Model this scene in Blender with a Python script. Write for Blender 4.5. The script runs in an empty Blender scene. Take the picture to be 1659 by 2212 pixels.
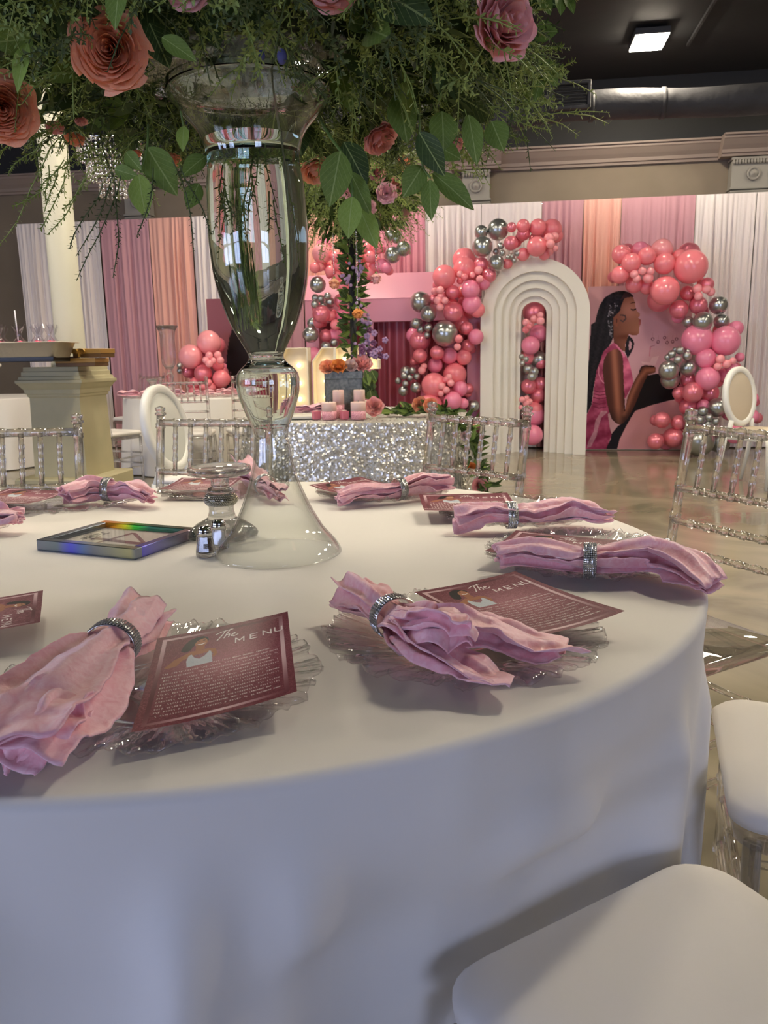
import bpy, math, random
import numpy as np
from mathutils import Vector, Matrix, Euler
random.seed(7); RS = np.random.RandomState(11)
S = bpy.context.scene; COL = S.collection
pi = math.pi; sin = math.sin; cos = math.cos

# ------------------------------------------------------------------ camera, world, lights, exposure
cam = bpy.data.objects.new('camera', bpy.data.cameras.new('camera')); COL.objects.link(cam)
CAM_PITCH, CAM_ROLL, CAM_F, CAM_Z = 0.1945, -0.0165, 1715.0, 1.143
cam.data.sensor_fit = 'VERTICAL'; cam.data.sensor_height = 36.0
cam.data.lens = CAM_F / 2212 * 36.0
cam.data.clip_start = .02; cam.data.clip_end = 200
cam.matrix_world = Matrix.Translation((0, 0, CAM_Z)) @ Euler((pi/2 - CAM_PITCH, 0, 0)).to_matrix().to_4x4() @ Matrix.Rotation(CAM_ROLL, 4, 'Z')
S.camera = cam
cam.data.dof.use_dof = True; cam.data.dof.focus_distance = 1.35; cam.data.dof.aperture_fstop = 15.0
S.view_settings.view_transform = 'Standard'; S.view_settings.look = 'None'
S.view_settings.gamma = 1; S.view_settings.use_curve_mapping = False
S.view_settings.exposure = -0.2
w = bpy.data.worlds.new('world'); S.world = w; w.use_nodes = True
w.node_tree.nodes['Background'].inputs[0].default_value = (.75, .85, 1, 1)
w.node_tree.nodes['Background'].inputs[1].default_value = .02
S.cycles.max_bounces = 16; S.cycles.transmission_bounces = 14; S.cycles.transparent_max_bounces = 24
S.cycles.sample_clamp_indirect = 6

# the room is turned a little against the camera: s runs along the back wall, off is metres in front of the drapes
A = 0.1455
U = Vector((cos(A), -sin(A), 0)); N = Vector((-sin(A), -cos(A), 0)); O = Vector((0, 10.03, 0))
def W(s, off, z): return O + U*s + N*off + Vector((0, 0, z))
ROT = -A

# ------------------------------------------------------------------ materials
MATS = {}
def lin(c):
    return tuple(((x/255)/12.92 if x/255 <= .04045 else ((x/255+.055)/1.055)**2.4) for x in c)
def mat(name, rgb=(200,200,200), rough=.5, metal=0, **k):
    if name in MATS: return MATS[name]
    m = bpy.data.materials.new(name); MATS[name] = m; m.use_nodes = True
    nt = m.node_tree; b = nt.nodes['Principled BSDF']
    c = lin(rgb) + (1,)
    b.inputs['Base Color'].default_value = c; b.inputs['Roughness'].default_value = rough; b.inputs['Metallic'].default_value = metal
    for kk, key in (('spec','Specular IOR Level'),('trans','Transmission Weight'),('ior','IOR'),('coat','Coat Weight'),('sheen','Sheen Weight'),('sss','Subsurface Weight'),('alpha','Alpha')):
        if kk in k: b.inputs[key].default_value = k[kk]
    if 'sheen' in k: b.inputs['Sheen Roughness'].default_value = .35; b.inputs['Sheen Tint'].default_value = k.get('sheentint', (1,.85,.9,1))
    if 'sss' in k: b.inputs['Subsurface Radius'].default_value = (.04,.015,.012); b.inputs['Subsurface Scale'].default_value = .3
    if 'emit' in k: b.inputs['Emission Color'].default_value = lin(k.get('ecol', rgb)) + (1,); b.inputs['Emission Strength'].default_value = k['emit']
    if k.get('noise') or k.get('bump'):
        tc = nt.nodes.new('ShaderNodeTexCoord'); mp = nt.nodes.new('ShaderNodeMapping'); nt.links.new(tc.outputs['Object'], mp.inputs[0])
        mp.inputs['Scale'].default_value = k.get('stretch', (1,1,1))
    if k.get('noise'):                    # (scale, second colour, detail, contrast)
        sc, rgb2, det, con = k['noise']
        n = nt.nodes.new('ShaderNodeTexNoise'); n.inputs['Scale'].default_value = sc; n.inputs['Detail'].default_value = det
        if k.get('distort'): n.inputs['Distortion'].default_value = k['distort']
        nt.links.new(mp.outputs[0], n.inputs['Vector'])
        r = nt.nodes.new('ShaderNodeValToRGB'); r.color_ramp.elements[0].position = .5-con; r.color_ramp.elements[1].position = .5+con
        r.color_ramp.elements[0].color = c; r.color_ramp.elements[1].color = lin(rgb2)+(1,)
        nt.links.new(n.outputs['Fac'], r.inputs[0]); nt.links.new(r.outputs[0], b.inputs['Base Color'])
        if k.get('rnoise'):
            rr = nt.nodes.new('ShaderNodeMapRange'); rr.inputs[3].default_value, rr.inputs[4].default_value = k['rnoise']
            rr.inputs[1].default_value = .3; rr.inputs[2].default_value = .7
            nt.links.new(n.outputs['Fac'], rr.inputs[0]); nt.links.new(rr.outputs[0], b.inputs['Roughness'])
    if k.get('bump'):                     # (scale, strength, distance)
        sc, st, di = k['bump']
        n = nt.nodes.new('ShaderNodeTexNoise'); n.inputs['Scale'].default_value = sc; n.inputs['Detail'].default_value = 3
        nt.links.new(mp.outputs[0], n.inputs['Vector'])
        bp = nt.nodes.new('ShaderNodeBump'); bp.inputs['Strength'].default_value = st; bp.inputs['Distance'].default_value = di
        nt.links.new(n.outputs['Fac'], bp.inputs['Height']); nt.links.new(bp.outputs[0], b.inputs['Normal'])
    return m
GLASSY = set()
def glass(name, tint=(255,255,255), ior=1.5, thin=0.0, rough=0.0, bump=None):
    """real glass; thin>0 blends in straight-through transmission, as a thin wall passes light almost unbent"""
    GLASSY.add(name); m = bpy.data.materials.new(name); MATS[name] = m; m.use_nodes = True; nt = m.node_tree; nt.nodes.clear()
    out = nt.nodes.new('ShaderNodeOutputMaterial'); g = nt.nodes.new('ShaderNodeBsdfGlass')
    g.inputs['Color'].default_value = lin(tint)+(1,); g.inputs['IOR'].default_value = ior; g.inputs['Roughness'].default_value = rough
    last = g
    if bump:
        tc = nt.nodes.new('ShaderNodeTexCoord'); n = nt.nodes.new('ShaderNodeTexNoise'); n.inputs['Scale'].default_value = bump[0]
        nt.links.new(tc.outputs['Object'], n.inputs['Vector'])
        bp = nt.nodes.new('ShaderNodeBump'); bp.inputs['Strength'].default_value = bump[1]; bp.inputs['Distance'].default_value = bump[2]
        nt.links.new(n.outputs['Fac'], bp.inputs['Height']); nt.links.new(bp.outputs[0], g.inputs['Normal'])
    if thin > 0:
        t = nt.nodes.new('ShaderNodeBsdfTransparent'); t.inputs[0].default_value = (.985,.985,.985,1)
        mx = nt.nodes.new('ShaderNodeMixShader'); lw = nt.nodes.new('ShaderNodeLayerWeight'); lw.inputs[0].default_value = .35
        mr = nt.nodes.new('ShaderNodeMapRange'); mr.inputs[3].default_value = thin; mr.inputs[4].default_value = thin*.15
        nt.links.new(lw.outputs['Facing'], mr.inputs[0]); nt.links.new(mr.outputs[0], mx.inputs[0])
        nt.links.new(g.outputs[0], mx.inputs[1]); nt.links.new(t.outputs[0], mx.inputs[2]); last = mx
    nt.links.new(last.outputs[0], out.inputs[0])
    return m
def clear(name, tint=(250,250,250), rough=0.0, blend=.5, refr=0.0, bump=None):
    """thin-walled clear glass: straight-through light plus a mirror reflection that grows towards the rim"""
    GLASSY.add(name); m = bpy.data.materials.new(name); MATS[name] = m; m.use_nodes = True; nt = m.node_tree; nt.nodes.clear()
    out = nt.nodes.new('ShaderNodeOutputMaterial'); t = nt.nodes.new('ShaderNodeBsdfTransparent'); t.inputs[0].default_value = lin(tint)+(1,)
    g = nt.nodes.new('ShaderNodeBsdfGlossy'); g.inputs['Roughness'].default_value = rough; lf = nt.nodes.new('ShaderNodeLayerWeight'); lf.inputs[0].default_value = .5
    pw = nt.nodes.new('ShaderNodeMath'); pw.operation = 'POWER'; pw.inputs[1].default_value = 4.2-3*blend; nt.links.new(lf.outputs['Facing'], pw.inputs[0])
    lw = nt.nodes.new('ShaderNodeMapRange'); lw.inputs[3].default_value = .03+.05*blend; lw.inputs[4].default_value = .85; nt.links.new(pw.outputs[0], lw.inputs[0])
    mx = nt.nodes.new('ShaderNodeMixShader'); nt.links.new(lw.outputs[0], mx.inputs[0]); nt.links.new(t.outputs[0], mx.inputs[1]); nt.links.new(g.outputs[0], mx.inputs[2]); last = mx
    if refr:
        r = nt.nodes.new('ShaderNodeBsdfGlass'); r.inputs['IOR'].default_value = 1.5; m2 = nt.nodes.new('ShaderNodeMixShader'); m2.inputs[0].default_value = refr
        nt.links.new(mx.outputs[0], m2.inputs[1]); nt.links.new(r.outputs[0], m2.inputs[2]); last = m2
    nt.links.new(last.outputs[0], out.inputs[0]); return m
def printed(name, rough=.4, spec=.5, glitter=0):
    """flat print: the colour comes from the sheet's own colour attribute"""
    m = bpy.data.materials.new(name); MATS[name] = m; m.use_nodes = True; nt = m.node_tree; b = nt.nodes['Principled BSDF']
    a = nt.nodes.new('ShaderNodeAttribute'); a.attribute_name = 'print'
    nt.links.new(a.outputs['Color'], b.inputs['Base Color']); b.inputs['Roughness'].default_value = rough; b.inputs['Specular IOR Level'].default_value = spec
    return m

mat('white_cloth', (236,233,226), .85, spec=.2, sheen=.15, sheentint=(1,1,1,1), bump=(420,.06,.001))
mat('seat_white', (232,228,222), .7, spec=.25, bump=(9,.10,.006))
mat('floor', (118,112,94), .08, spec=.55, noise=(1.1,(156,146,124),6,.16), distort=1.6, rnoise=(.06,.2))
mat('wall_beige', (126,114,98), .8, noise=(3,(120,108,92),2,.2))
mat('trim_beige', (142,127,117), .6)
mat('pilaster_stone', (138,134,126), .6, bump=(30,.2,.01))
mat('ceiling_black', (34,35,37), .75, bump=(6,.15,.02))
mat('duct_black', (62,62,64), .62, metal=0, spec=.3, noise=(3,(52,52,54),4,.2), bump=(9,.5,.03))
mat('vent_black', (60,60,62), .4, metal=.4)
mat('led', (255,255,255), .5, emit=172, ecol=(255,240,216))
mat('lamp_frame', (60,60,60), .6)
mat('column_cream', (192,190,172), .6, bump=(20,.05,.01))
mat('pedestal_cream', (186,178,142), .65, noise=(5,(176,170,136),3,.2))
mat('drape_white', (232,224,222), .75, sheen=.3, spec=.3)
mat('drape_mauve', (198,150,160), .7, sheen=.3, spec=.3)
mat('drape_coral', (230,176,162), .7, sheen=.3, spec=.3)
mat('drape_pink', (216,148,164), .7, sheen=.3, spec=.3)
mat('satin_rose', (166,82,96), .35, spec=.5)
mat('arch_white', (236,232,218), .5, bump=(60,.03,.01))
mat('balloon_coral', (250,138,148), .24, spec=.7)
mat('balloon_pink', (244,140,170), .24, spec=.7)
mat('balloon_pearl', (240,134,150), .28, metal=.4, spec=.7)
mat('balloon_light', (255,166,172), .24, spec=.7)
mat('balloon_chrome', (178,182,178), .28, metal=.85, coat=.5)
mat('booth_pink', (208,142,162), .5)
mat('booth_pink_top', (214,146,168), .45)
mat('marquee_white', (245,235,210), .5)
mat('bulb', (255,230,180), .3, emit=9, ecol=(255,222,165))
mat('napkin_velvet', (238,162,174), .32, spec=.55, sheen=1.0, noise=(70,(255,214,218),5,.28), rnoise=(.3,.62), bump=(90,.5,.002), distort=1.5)  # pale noise patches put the crushed velvet's highlights into the colour
mat('napkin_under', (240,158,190), .6, sheen=.3, bump=(160,.2,.001))
mat('rhinestone', (206,206,202), .25, metal=.7)
mat('ring_metal', (210,210,206), .25, metal=1)
mat('chrome', (210,210,208), .06, metal=1)
mat('pepper', (52,40,32), .9, bump=(500,.8,.003), noise=(420,(110,92,78),2,.1))
mat('salt', (236,236,236), .9)
mat('leaf', (104,126,54), .55, spec=.2, noise=(14,(118,140,62),2,.2))
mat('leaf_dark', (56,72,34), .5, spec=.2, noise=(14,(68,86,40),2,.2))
mat('leaf_light', (136,160,68), .55, spec=.2, noise=(14,(150,172,80),2,.2))
mat('sprig', (116,136,62), .6, noise=(9,(150,166,84),2,.2))
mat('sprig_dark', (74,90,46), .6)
mat('stem', (106,132,62), .5)
mat('stalk', (206,198,160), .5)
mat('rose_coral', (252,172,130), .55, sss=.15, noise=(20,(253,188,148),2,.2))
mat('rose_pink', (250,180,172), .55, sss=.15, noise=(20,(252,196,188),2,.2))
mat('rose_peach', (240,168,130), .55, sss=.15, noise=(20,(246,190,150),2,.2))
mat('rose_orange', (240,160,84), .55, sss=.15)
mat('rose_white', (232,206,196), .55, sss=.15)
mat('rose_blush', (240,190,190), .55, sss=.1)
mat('flower_purple', (168,136,172), .6); mat('flower_plum', (110,60,96), .6)
mat('flower_blue', (70,72,120), .6)
mat('pole_black', (14,16,16), .6)
mat('crystal', (235,235,235), .08, metal=.85)
mat('box_grey', (124,128,122), .35, metal=.3, noise=(60,(92,98,94),3,.15))
mat('sequin', (236,234,226), .3, metal=.65)
mat('sequin_cloth', (196,196,186), .5, metal=.2)
mat('candle_ivory', (236,204,190), .55, sss=.2)
mat('candle_glitter', (196,110,124), .35, noise=(240,(244,190,196),2,.12))
mat('votive_pink', (200,108,122), .5)
mat('oval_white', (238,238,230), .35)
mat('oval_seat', (206,192,168), .7)
mat('gold_box', (168,130,66), .45, metal=.3); mat('gold_dark', (104,74,36), .5, metal=.2)
mat('gold_ribbon', (214,176,92), .3, metal=.6)
mat('foil', (206,198,180), .4, metal=.55, bump=(30,.4,.01))
mat('tray_black', (18,18,18), .4); mat('bottle_black', (16,18,20), .2)
mat('treat_pink', (238,74,110), .5)
mat('stick', (224,222,232), .4)
mat('frame_metal', (120,128,140), .22, metal=.8)
mat('frame_paper', (206,202,190), .6)
mat('ink_dark', (96,44,48), .5); mat('ink_grey', (90,88,84), .5)
mat('mirror_bead', (170,166,150), .2, metal=1)
glass('glass_vase', (250,253,251), 1.5); clear('glass_thin', (252,253,252), 0, .55); glass('glass_flare', (250,252,250), 1.5)
clear('glass_dish', (216,220,222), .02, .4)
glass('water', (250,254,252), 1.33)
clear('glass_plate', (255,255,255), .01, .45, .06)
clear('glass_small', (254,255,254), 0, .6, .65)
clear('acrylic', (254,254,254), 0, .7, .55)
glass('ghost', (236,242,240), 1.49, thin=.3, rough=.2)
clear('cellophane', (246,246,250), .1, .4)
clear('pane', (252,252,252), 0, -.6)
printed('poster_print', .5, .2); printed('card_print', .42, .28)
for ln_ in ('leaf', 'leaf_dark', 'leaf_light'):        # paler midrib and side veins
    nt = MATS[ln_].node_tree; b = nt.nodes['Principled BSDF']; L_n = nt.links.new
    tc = nt.nodes.new('ShaderNodeTexCoord'); sx = nt.nodes.new('ShaderNodeSeparateXYZ'); L_n(tc.outputs['Generated'], sx.inputs[0])
    def mth(op, a, b_=None):
        n = nt.nodes.new('ShaderNodeMath'); n.operation = op
        for i_, v_ in enumerate((a, b_)):
            if v_ is None: continue
            if isinstance(v_, (int, float)): n.inputs[i_].default_value = v_
            else: L_n(v_, n.inputs[i_])
        return n.outputs[0]
    ax = mth('ABSOLUTE', mth('SUBTRACT', sx.outputs[0], .5)); mid = mth('LESS_THAN', ax, .022)
    wv = mth('LESS_THAN', mth('FRACT', mth('MULTIPLY', mth('SUBTRACT', sx.outputs[1], mth('MULTIPLY', ax, .9)), 7)), .09)
    fac = mth('MINIMUM', mth('ADD', mth('MULTIPLY', mid, .55), mth('MULTIPLY', wv, .28)), .6)
    src = b.inputs['Base Color'].links[0].from_socket; mx = nt.nodes.new('ShaderNodeMix'); mx.data_type = 'RGBA'
    L_n(fac, mx.inputs[0]); L_n(src, mx.inputs[6]); mx.inputs[7].default_value = lin((176,190,116))+(1,); L_n(mx.outputs[2], b.inputs['Base Color'])

# brushed metal frame; its rainbow sheen is painted as colour bands along its sides
def rainbow(name, stops):
    m = mat(name, (128,134,144), .22, metal=.8); nt = m.node_tree; b = nt.nodes['Principled BSDF']
    tc = nt.nodes.new('ShaderNodeTexCoord'); gr = nt.nodes.new('ShaderNodeSeparateXYZ'); nt.links.new(tc.outputs['Generated'], gr.inputs[0])
    ra = nt.nodes.new('ShaderNodeValToRGB'); e = ra.color_ramp.elements
    e[0].position, e[0].color = stops[0][0], lin(stops[0][1])+(1,); e[1].position, e[1].color = stops[-1][0], lin(stops[-1][1])+(1,)
    for p_, c_ in stops[1:-1]: x_ = e.new(p_); x_.color = lin(c_)+(1,)
    nt.links.new(gr.outputs[1 if name.endswith('side') else 0], ra.inputs[0]); nt.links.new(ra.outputs[0], b.inputs['Base Color'])
g_ = (126,132,144)
rainbow('frame_front', ((0, g_), (.22, (118,132,140)), (.36, (96,98,226)), (.48, (104,128,176)), (.58, g_), (.95, (170,170,130)), (1, g_)))
rainbow('frame_back', ((0, (255,150,40)), (.16, (255,170,40)), (.28, (235,226,50)), (.38, (70,190,50)), (.55, (62,118,84)), (1, (74,96,84))))
rainbow('frame_right_side', ((0, (112,108,210)), (.22, (120,118,180)), (.6, (124,128,152)), (1, (140,126,136))))
mat('oval_panel', (226,228,218), .3)

# ------------------------------------------------------------------ mesh builder
class MB:
    def __init__(s): s.v = []; s.f = []; s.mi = []; s.sm = []
    def add(s, V, F, mi=0, sm=True):
        o = len(s.v); s.v.extend([tuple(p) for p in V])
        for f in F: s.f.append(tuple(i+o for i in f)); s.mi.append(mi); s.sm.append(sm)
        return s
    def box(s, ctr, d, rot=None, mi=0, bev=0, loc=True):
        x, y, z = d[0]/2, d[1]/2, d[2]/2
        if bev <= 0:
            V = [(sx*x, sy*y, sz*z) for sx in (-1,1) for sy in (-1,1) for sz in (-1,1)]
            F = [(0,1,3,2),(4,6,7,5),(0,4,5,1),(2,3,7,6),(0,2,6,4),(1,5,7,3)]
        else:
            b = min(bev, x*.9, y*.9, z*.9); V = []; F = []
            # chamfered box: three verts per corner
            idx = {}
            for sx in (-1,1):
                for sy in (-1,1):
                    for sz in (-1,1):
                        for k, p in enumerate(((sx*x, sy*(y-b), sz*(z-b)), (sx*(x-b), sy*y, sz*(z-b)), (sx*(x-b), sy*(y-b), sz*z))):
                            idx[(sx,sy,sz,k)] = len(V); V.append(p)
            def q(*a): F.append(tuple(idx[i] for i in a))
            for t in (-1,1):
                o = [(-1,-1),(1,-1),(1,1),(-1,1)] if t > 0 else [(-1,-1),(-1,1),(1,1),(1,-1)]
                q(*[(t,a,c,0) for a, c in o]); q(*[(a,t,c,1) for c, a in o]); q(*[(a,c,t,2) for a, c in o])
            for a in (-1,1):
                for c in (-1,1):
                    f1 = [(a,c,-1,0),(a,c,-1,1),(a,c,1,1),(a,c,1,0)]; q(*(f1 if a*c > 0 else f1[::-1]))
                    f1 = [(a,-1,c,2),(a,-1,c,0),(a,1,c,0),(a,1,c,2)]; q(*(f1 if a*c > 0 else f1[::-1]))
                    f1 = [(-1,a,c,1),(-1,a,c,2),(1,a,c,2),(1,a,c,1)]; q(*(f1 if a*c > 0 else f1[::-1]))
            for sx in (-1,1):
                for sy in (-1,1):
                    for sz in (-1,1):
                        f1 = [(sx,sy,sz,0),(sx,sy,sz,1),(sx,sy,sz,2)]; q(*(f1 if sx*sy*sz > 0 else f1[::-1]))
        M = rot.to_matrix() if isinstance(rot, Euler) else (rot or Matrix.Identity(3))
        V = [M @ Vector(p) + Vector(ctr) for p in V]
        return s.add(V, F, mi, False)
    def rings(s, R, mi=0, sm=True, closed=True, cap0=True, cap1=True, loop=False):
        """R: list of rings, each a list of points of one length"""
        n = len(R[0]); o = []; V = [p for r in R for p in r]; F = []
        m = len(R)
        for i in range(m if loop else m-1):
            for j in range(n if closed else n-1):
                a = i*n+j; b2 = i*n+(j+1) % n; c = ((i+1) % m)*n+(j+1) % n; d = ((i+1) % m)*n+j
                F.append((a, b2, c, d))
        if not loop and closed:
            if cap0: F.append(tuple(range(n))[::-1])
            if cap1: F.append(tuple((m-1)*n+j for j in range(n)))
        return s.add(V, F, mi, sm)
    def lathe(s, prof, n=24, c=(0,0,0), mi=0, sm=True, cap0=True, cap1=True, loop=False, M=None):
        R = [[(c[0]+r*cos(2*pi*j/n), c[1]+r*sin(2*pi*j/n), c[2]+z) for j in range(n)] for z, r in prof]
        if M is not None: R = [[M @ Vector(p) for p in r] for r in R]
        return s.rings(R, mi, sm, True, cap0, cap1, loop)
    def tube(s, P, r, n=6, mi=0, caps=True):
        P = [Vector(p) for p in P]; rr = r if isinstance(r, (list, tuple)) else [r]*len(P)
        R = []; up = Vector((.03, .05, 1))
        for i, p in enumerate(P):
            t = (P[min(i+1, len(P)-1)] - P[max(i-1, 0)]).normalized()
            a = t.cross(up)
            if a.length < .05: a = t.cross(Vector((1, .1, 0)))
            a.normalize(); b = t.cross(a)
            R.append([p + (a*cos(-2*pi*j/n) + b*sin(-2*pi*j/n))*rr[i] for j in range(n)])
        return s.rings(R, mi, True, True, caps, caps)
    def sphere(s, c, r, n=16, m=10, mi=0, M=None):
        r = r if isinstance(r, (list, tuple)) else (r, r, r); V = []; F = []
        V.append((0,0,-r[2]))
        for i in range(1, m):
            a = -pi/2+pi*i/m
            for j in range(n): V.append((r[0]*cos(a)*cos(2*pi*j/n), r[1]*cos(a)*sin(2*pi*j/n), r[2]*sin(a)))
        V.append((0,0,r[2])); t = len(V)-1
        for j in range(n):
            F.append((0, 1+(j+1) % n, 1+j)); F.append((t, t-n+j, t-n+(j+1) % n))
            for i in range(m-2): a = 1+i*n; F.append((a+j, a+(j+1) % n, a+n+(j+1) % n, a+n+j))
        if M is not None: V = [M @ Vector(p) for p in V]
        return s.add([(p[0]+c[0], p[1]+c[1], p[2]+c[2]) for p in V], F, mi, True)
    def mesh(s, name, mats):
        me = bpy.data.meshes.new(name); me.from_pydata(s.v, [], s.f)
        for m in (mats if isinstance(mats, (list, tuple)) else [mats]): me.materials.append(MATS[m])
        me.polygons.foreach_set('material_index', s.mi); me.polygons.foreach_set('use_smooth', s.sm); me.update()
        if (mats if isinstance(mats, str) else mats[0]) in GLASSY:      # closed glass needs outward faces
            import bmesh
            bm = bmesh.new(); bm.from_mesh(me); bmesh.ops.recalc_face_normals(bm, faces=bm.faces); bm.to_mesh(me); bm.free()
        return me
    def build(s, name, mats, parent=None, loc=None):
        return link(name, s.mesh(name, mats), parent, loc)
def link(name, me, parent=None, loc=None):
    o = bpy.data.objects.new(name, me); COL.objects.link(o)
    if parent is not None: o.parent = parent
    if loc is not None: o.location = loc
    return o
def tag(o, label=None, cat=None, group=None, kind=None):
    for k, v in (('label', label), ('category', cat), ('group', group), ('kind', kind)):
        if v: o[k] = v
    return o
def thing(name, label, cat, loc=(0,0,0), rz=0, group=None):
    o = bpy.data.objects.new(name, None); COL.objects.link(o); o.empty_display_size = .05
    o.location = loc; o.rotation_euler = (0, 0, rz)
    return tag(o, label, cat, group)
def structure(o): o['kind'] = 'structure'; return o
def dup(root, loc, rz=0, label=None, group=None, scale=None):
    def cp(o, par):
        c = o.copy(); COL.objects.link(c)
        if par is not None: c.parent = par
        for ch in [x for x in o.children]: cp(ch, c)
        return c
    r = cp(root, None); r.location = loc; r.rotation_euler = (0, 0, rz)
    if scale: r.scale = (scale,)*3
    tag(r, label, None, group); return r
def catmull(P, n):
    P = [np.array(p, float) for p in P]; P = [2*P[0]-P[1]] + P + [2*P[-1]-P[-2]]; out = []
    m = len(P)-3
    for i in range(n):
        t = i/(n-1)*m; k = min(int(t), m-1); u = t-k; a, b, c, d = P[k:k+4]
        out.append(.5*((2*b)+(-a+c)*u+(2*a-5*b+4*c-d)*u*u+(-a+3*b-3*c+d)*u**3))
    return out
def sheet(name, P, mats, parent=None, sm=True, loc=None):
    """P: rows x cols x 3 numpy grid"""
    r, c = P.shape[:2]; i = np.arange((r-1)*(c-1)); a = (i//(c-1))*c + i % (c-1)
    F = np.stack([a, a+1, a+c+1, a+c], 1)
    me = bpy.data.meshes.new(name); me.from_pydata(P.reshape(-1,3).tolist(), [], F.tolist())
    for m_ in (mats if isinstance(mats, (list, tuple)) else [mats]): me.materials.append(MATS[m_])
    me.polygons.foreach_set('use_smooth', [sm]*len(me.polygons)); me.update()
    return link(name, me, parent, loc)
def paint(me, rgb):
    at = me.color_attributes.new('print', 'FLOAT_COLOR', 'POINT')
    a = np.ones((len(me.vertices), 4), np.float32); c = np.clip(rgb.reshape(-1,3)/255, 0, 1)
    a[:, :3] = np.where(c <= .04045, c/12.92, ((c+.055)/1.055)**2.4); at.data.foreach_set('color', a.ravel())
def inpoly(X, Y, P):
    r = np.zeros(X.shape, bool); n = len(P)
    for i in range(n):
        x1, y1 = P[i]; x2, y2 = P[(i+1) % n]
        if y1 == y2: continue
        r ^= ((y1 > Y) != (y2 > Y)) & (X < (x2-x1)*(Y-y1)/(y2-y1)+x1)
    return r
def segd(X, Y, P):
    d = np.full(X.shape, 1e9)
    for (x1, y1), (x2, y2) in zip(P[:-1], P[1:]):
        L = (x2-x1)**2+(y2-y1)**2+1e-9; t = np.clip(((X-x1)*(x2-x1)+(Y-y1)*(y2-y1))/L, 0, 1)
        d = np.minimum(d, np.hypot(X-x1-t*(x2-x1), Y-y1-t*(y2-y1)))
    return d
def smooth_noise(shape, cell, rs):
    h, w_ = shape; g = rs.rand(h//cell+3, w_//cell+3)
    y = np.arange(h)/cell; x = np.arange(w_)/cell; yi = y.astype(int); xi = x.astype(int); fy = (y-yi)[:, None]; fx = (x-xi)[None]
    fy = fy*fy*(3-2*fy); fx = fx*fx*(3-2*fx)
    return (g[yi][:, xi]*(1-fy)*(1-fx)+g[yi+1][:, xi]*fy*(1-fx)+g[yi][:, xi+1]*(1-fy)*fx+g[yi+1][:, xi+1]*fy*fx)
BAL = {}
BAL['arch'] = '1417,664,2482,119,c;1234,700,2459,75,c;1253,850,2284,112,c;1403,850,2110,89,c;1448,830,2287,37,c;1397,765,2241,35,c;1469,865,2212,34,c;1565,843,2173,37,c;1629,820,2207,34,c;1593,900,2126,28,c;1529,932,2159,25,c;1561,844,2474,54,p;1686,769,2494,74,o;1846,707,2483,93,o;2000,600,2472,113,o;1691,710,2420,75,p;1556,847,2311,78,p;1832,870,2264,108,o;1961,828,2347,57,l;2021,748,2376,48,l;1970,951,2276,48,l;1967,781,2219,51,l;2024,908,2233,34,l;1690,787,2197,72,o;1919,780,2191,64,o;1524,773,2108,58,o;1044,630,2181,133,o;1056,730,2071,129,o;1237,715,2109,88,p;837,850,1982,131,o;1013,900,2000,37,l;1064,917,1969,37,o;1148,855,1993,35,l;1212,880,2037,46,l;1007,769,1942,38,o;1228,921,1943,40,l;1127,870,1839,104,k;1326,796,1987,80,p;1269,789,1905,73,k;931,839,1819,76,p;800,944,1836,43,l;726,739,1839,44,l;708,700,1756,59,p;800,738,1780,50,l;770,929,1726,46,l;851,947,1723,40,l;797,938,1655,43,l;1141,827,1681,109,k;1046,650,1708,74,p;936,792,1602,118,p;1199,805,1624,88,o;562,729,1729,119,c;661,850,1591,91,c;516,809,1489,62,c;554,744,1505,39,c;658,824,1442,47,c;563,766,1424,45,c;642,785,1360,39,c;847,890,1372,146,c;548,693,1302,120,p;1081,741,1429,74,p;1186,805,1331,88,k;1003,958,1311,46,o;1094,684,1233,78,p;988,943,1226,41,l;562,850,1132,82,p;755,850,1165,81,p;887,711,1127,93,k;1050,700,1109,90,o;1016,630,1492,90,o;482,733,1067,45,p;720,700,1026,90,k;604,834,1015,39,l;585,870,972,45,l;945,680,918,136,o;719,880,809,141,o;894,950,897,38,l;917,970,832,41,l;857,950,868,38,o;816,990,798,44,l;867,990,756,41,l;808,990,718,35,l;1011,800,758,90,k;682,900,574,142,o;937,930,633,106,k;1052,870,599,62,k;397,800,958,69,c;386,900,916,42,c;483,900,974,39,c;525,870,906,42,c;454,910,894,36,c;314,850,860,39,c;401,910,828,39,c;370,850,745,60,c;519,900,783,63,c;1093,600,749,69,p;1157,675,557,73,c;1075,862,391,90,c;1100,731,228,70,c;1146,766,338,63,p;1040,752,337,67,c;871,700,454,107,o;733,700,379,92,o;916,698,241,92,p;801,805,176,83,o;691,751,216,76,p;1036,650,113,92,p;1720,580,2474,60,k;1914,580,2468,78,k;2051,580,2407,78,o;1659,580,2398,59,p;1618,580,2354,62,p;1824,580,2379,70,p;1922,580,2261,51,p;1126,580,2132,98,p;1130,604,2026,89,p;1167,580,2121,64,p;776,605,1919,90,p;1045,604,1829,89,o;1262,580,2005,65,o;865,580,1812,49,p;1095,602,1623,87,p;1068,580,1760,58,p;896,595,1695,80,p;472,609,1365,93,k;1019,580,1424,51,p;1135,580,1197,51,p;493,580,1086,59,p;772,580,1116,58,p;809,586,1115,71,o;1049,588,1176,73,p;947,587,1502,72,o;739,580,1086,55,k;901,598,1010,83,p;657,632,700,116,k;992,591,817,76,p;766,625,577,110,k;912,591,696,76,k;1091,580,697,49,o;855,588,366,73,k;669,580,412,60,p;852,580,269,64,p;795,584,216,69,k;733,580,184,56,p;970,580,76,60,p'
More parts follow.
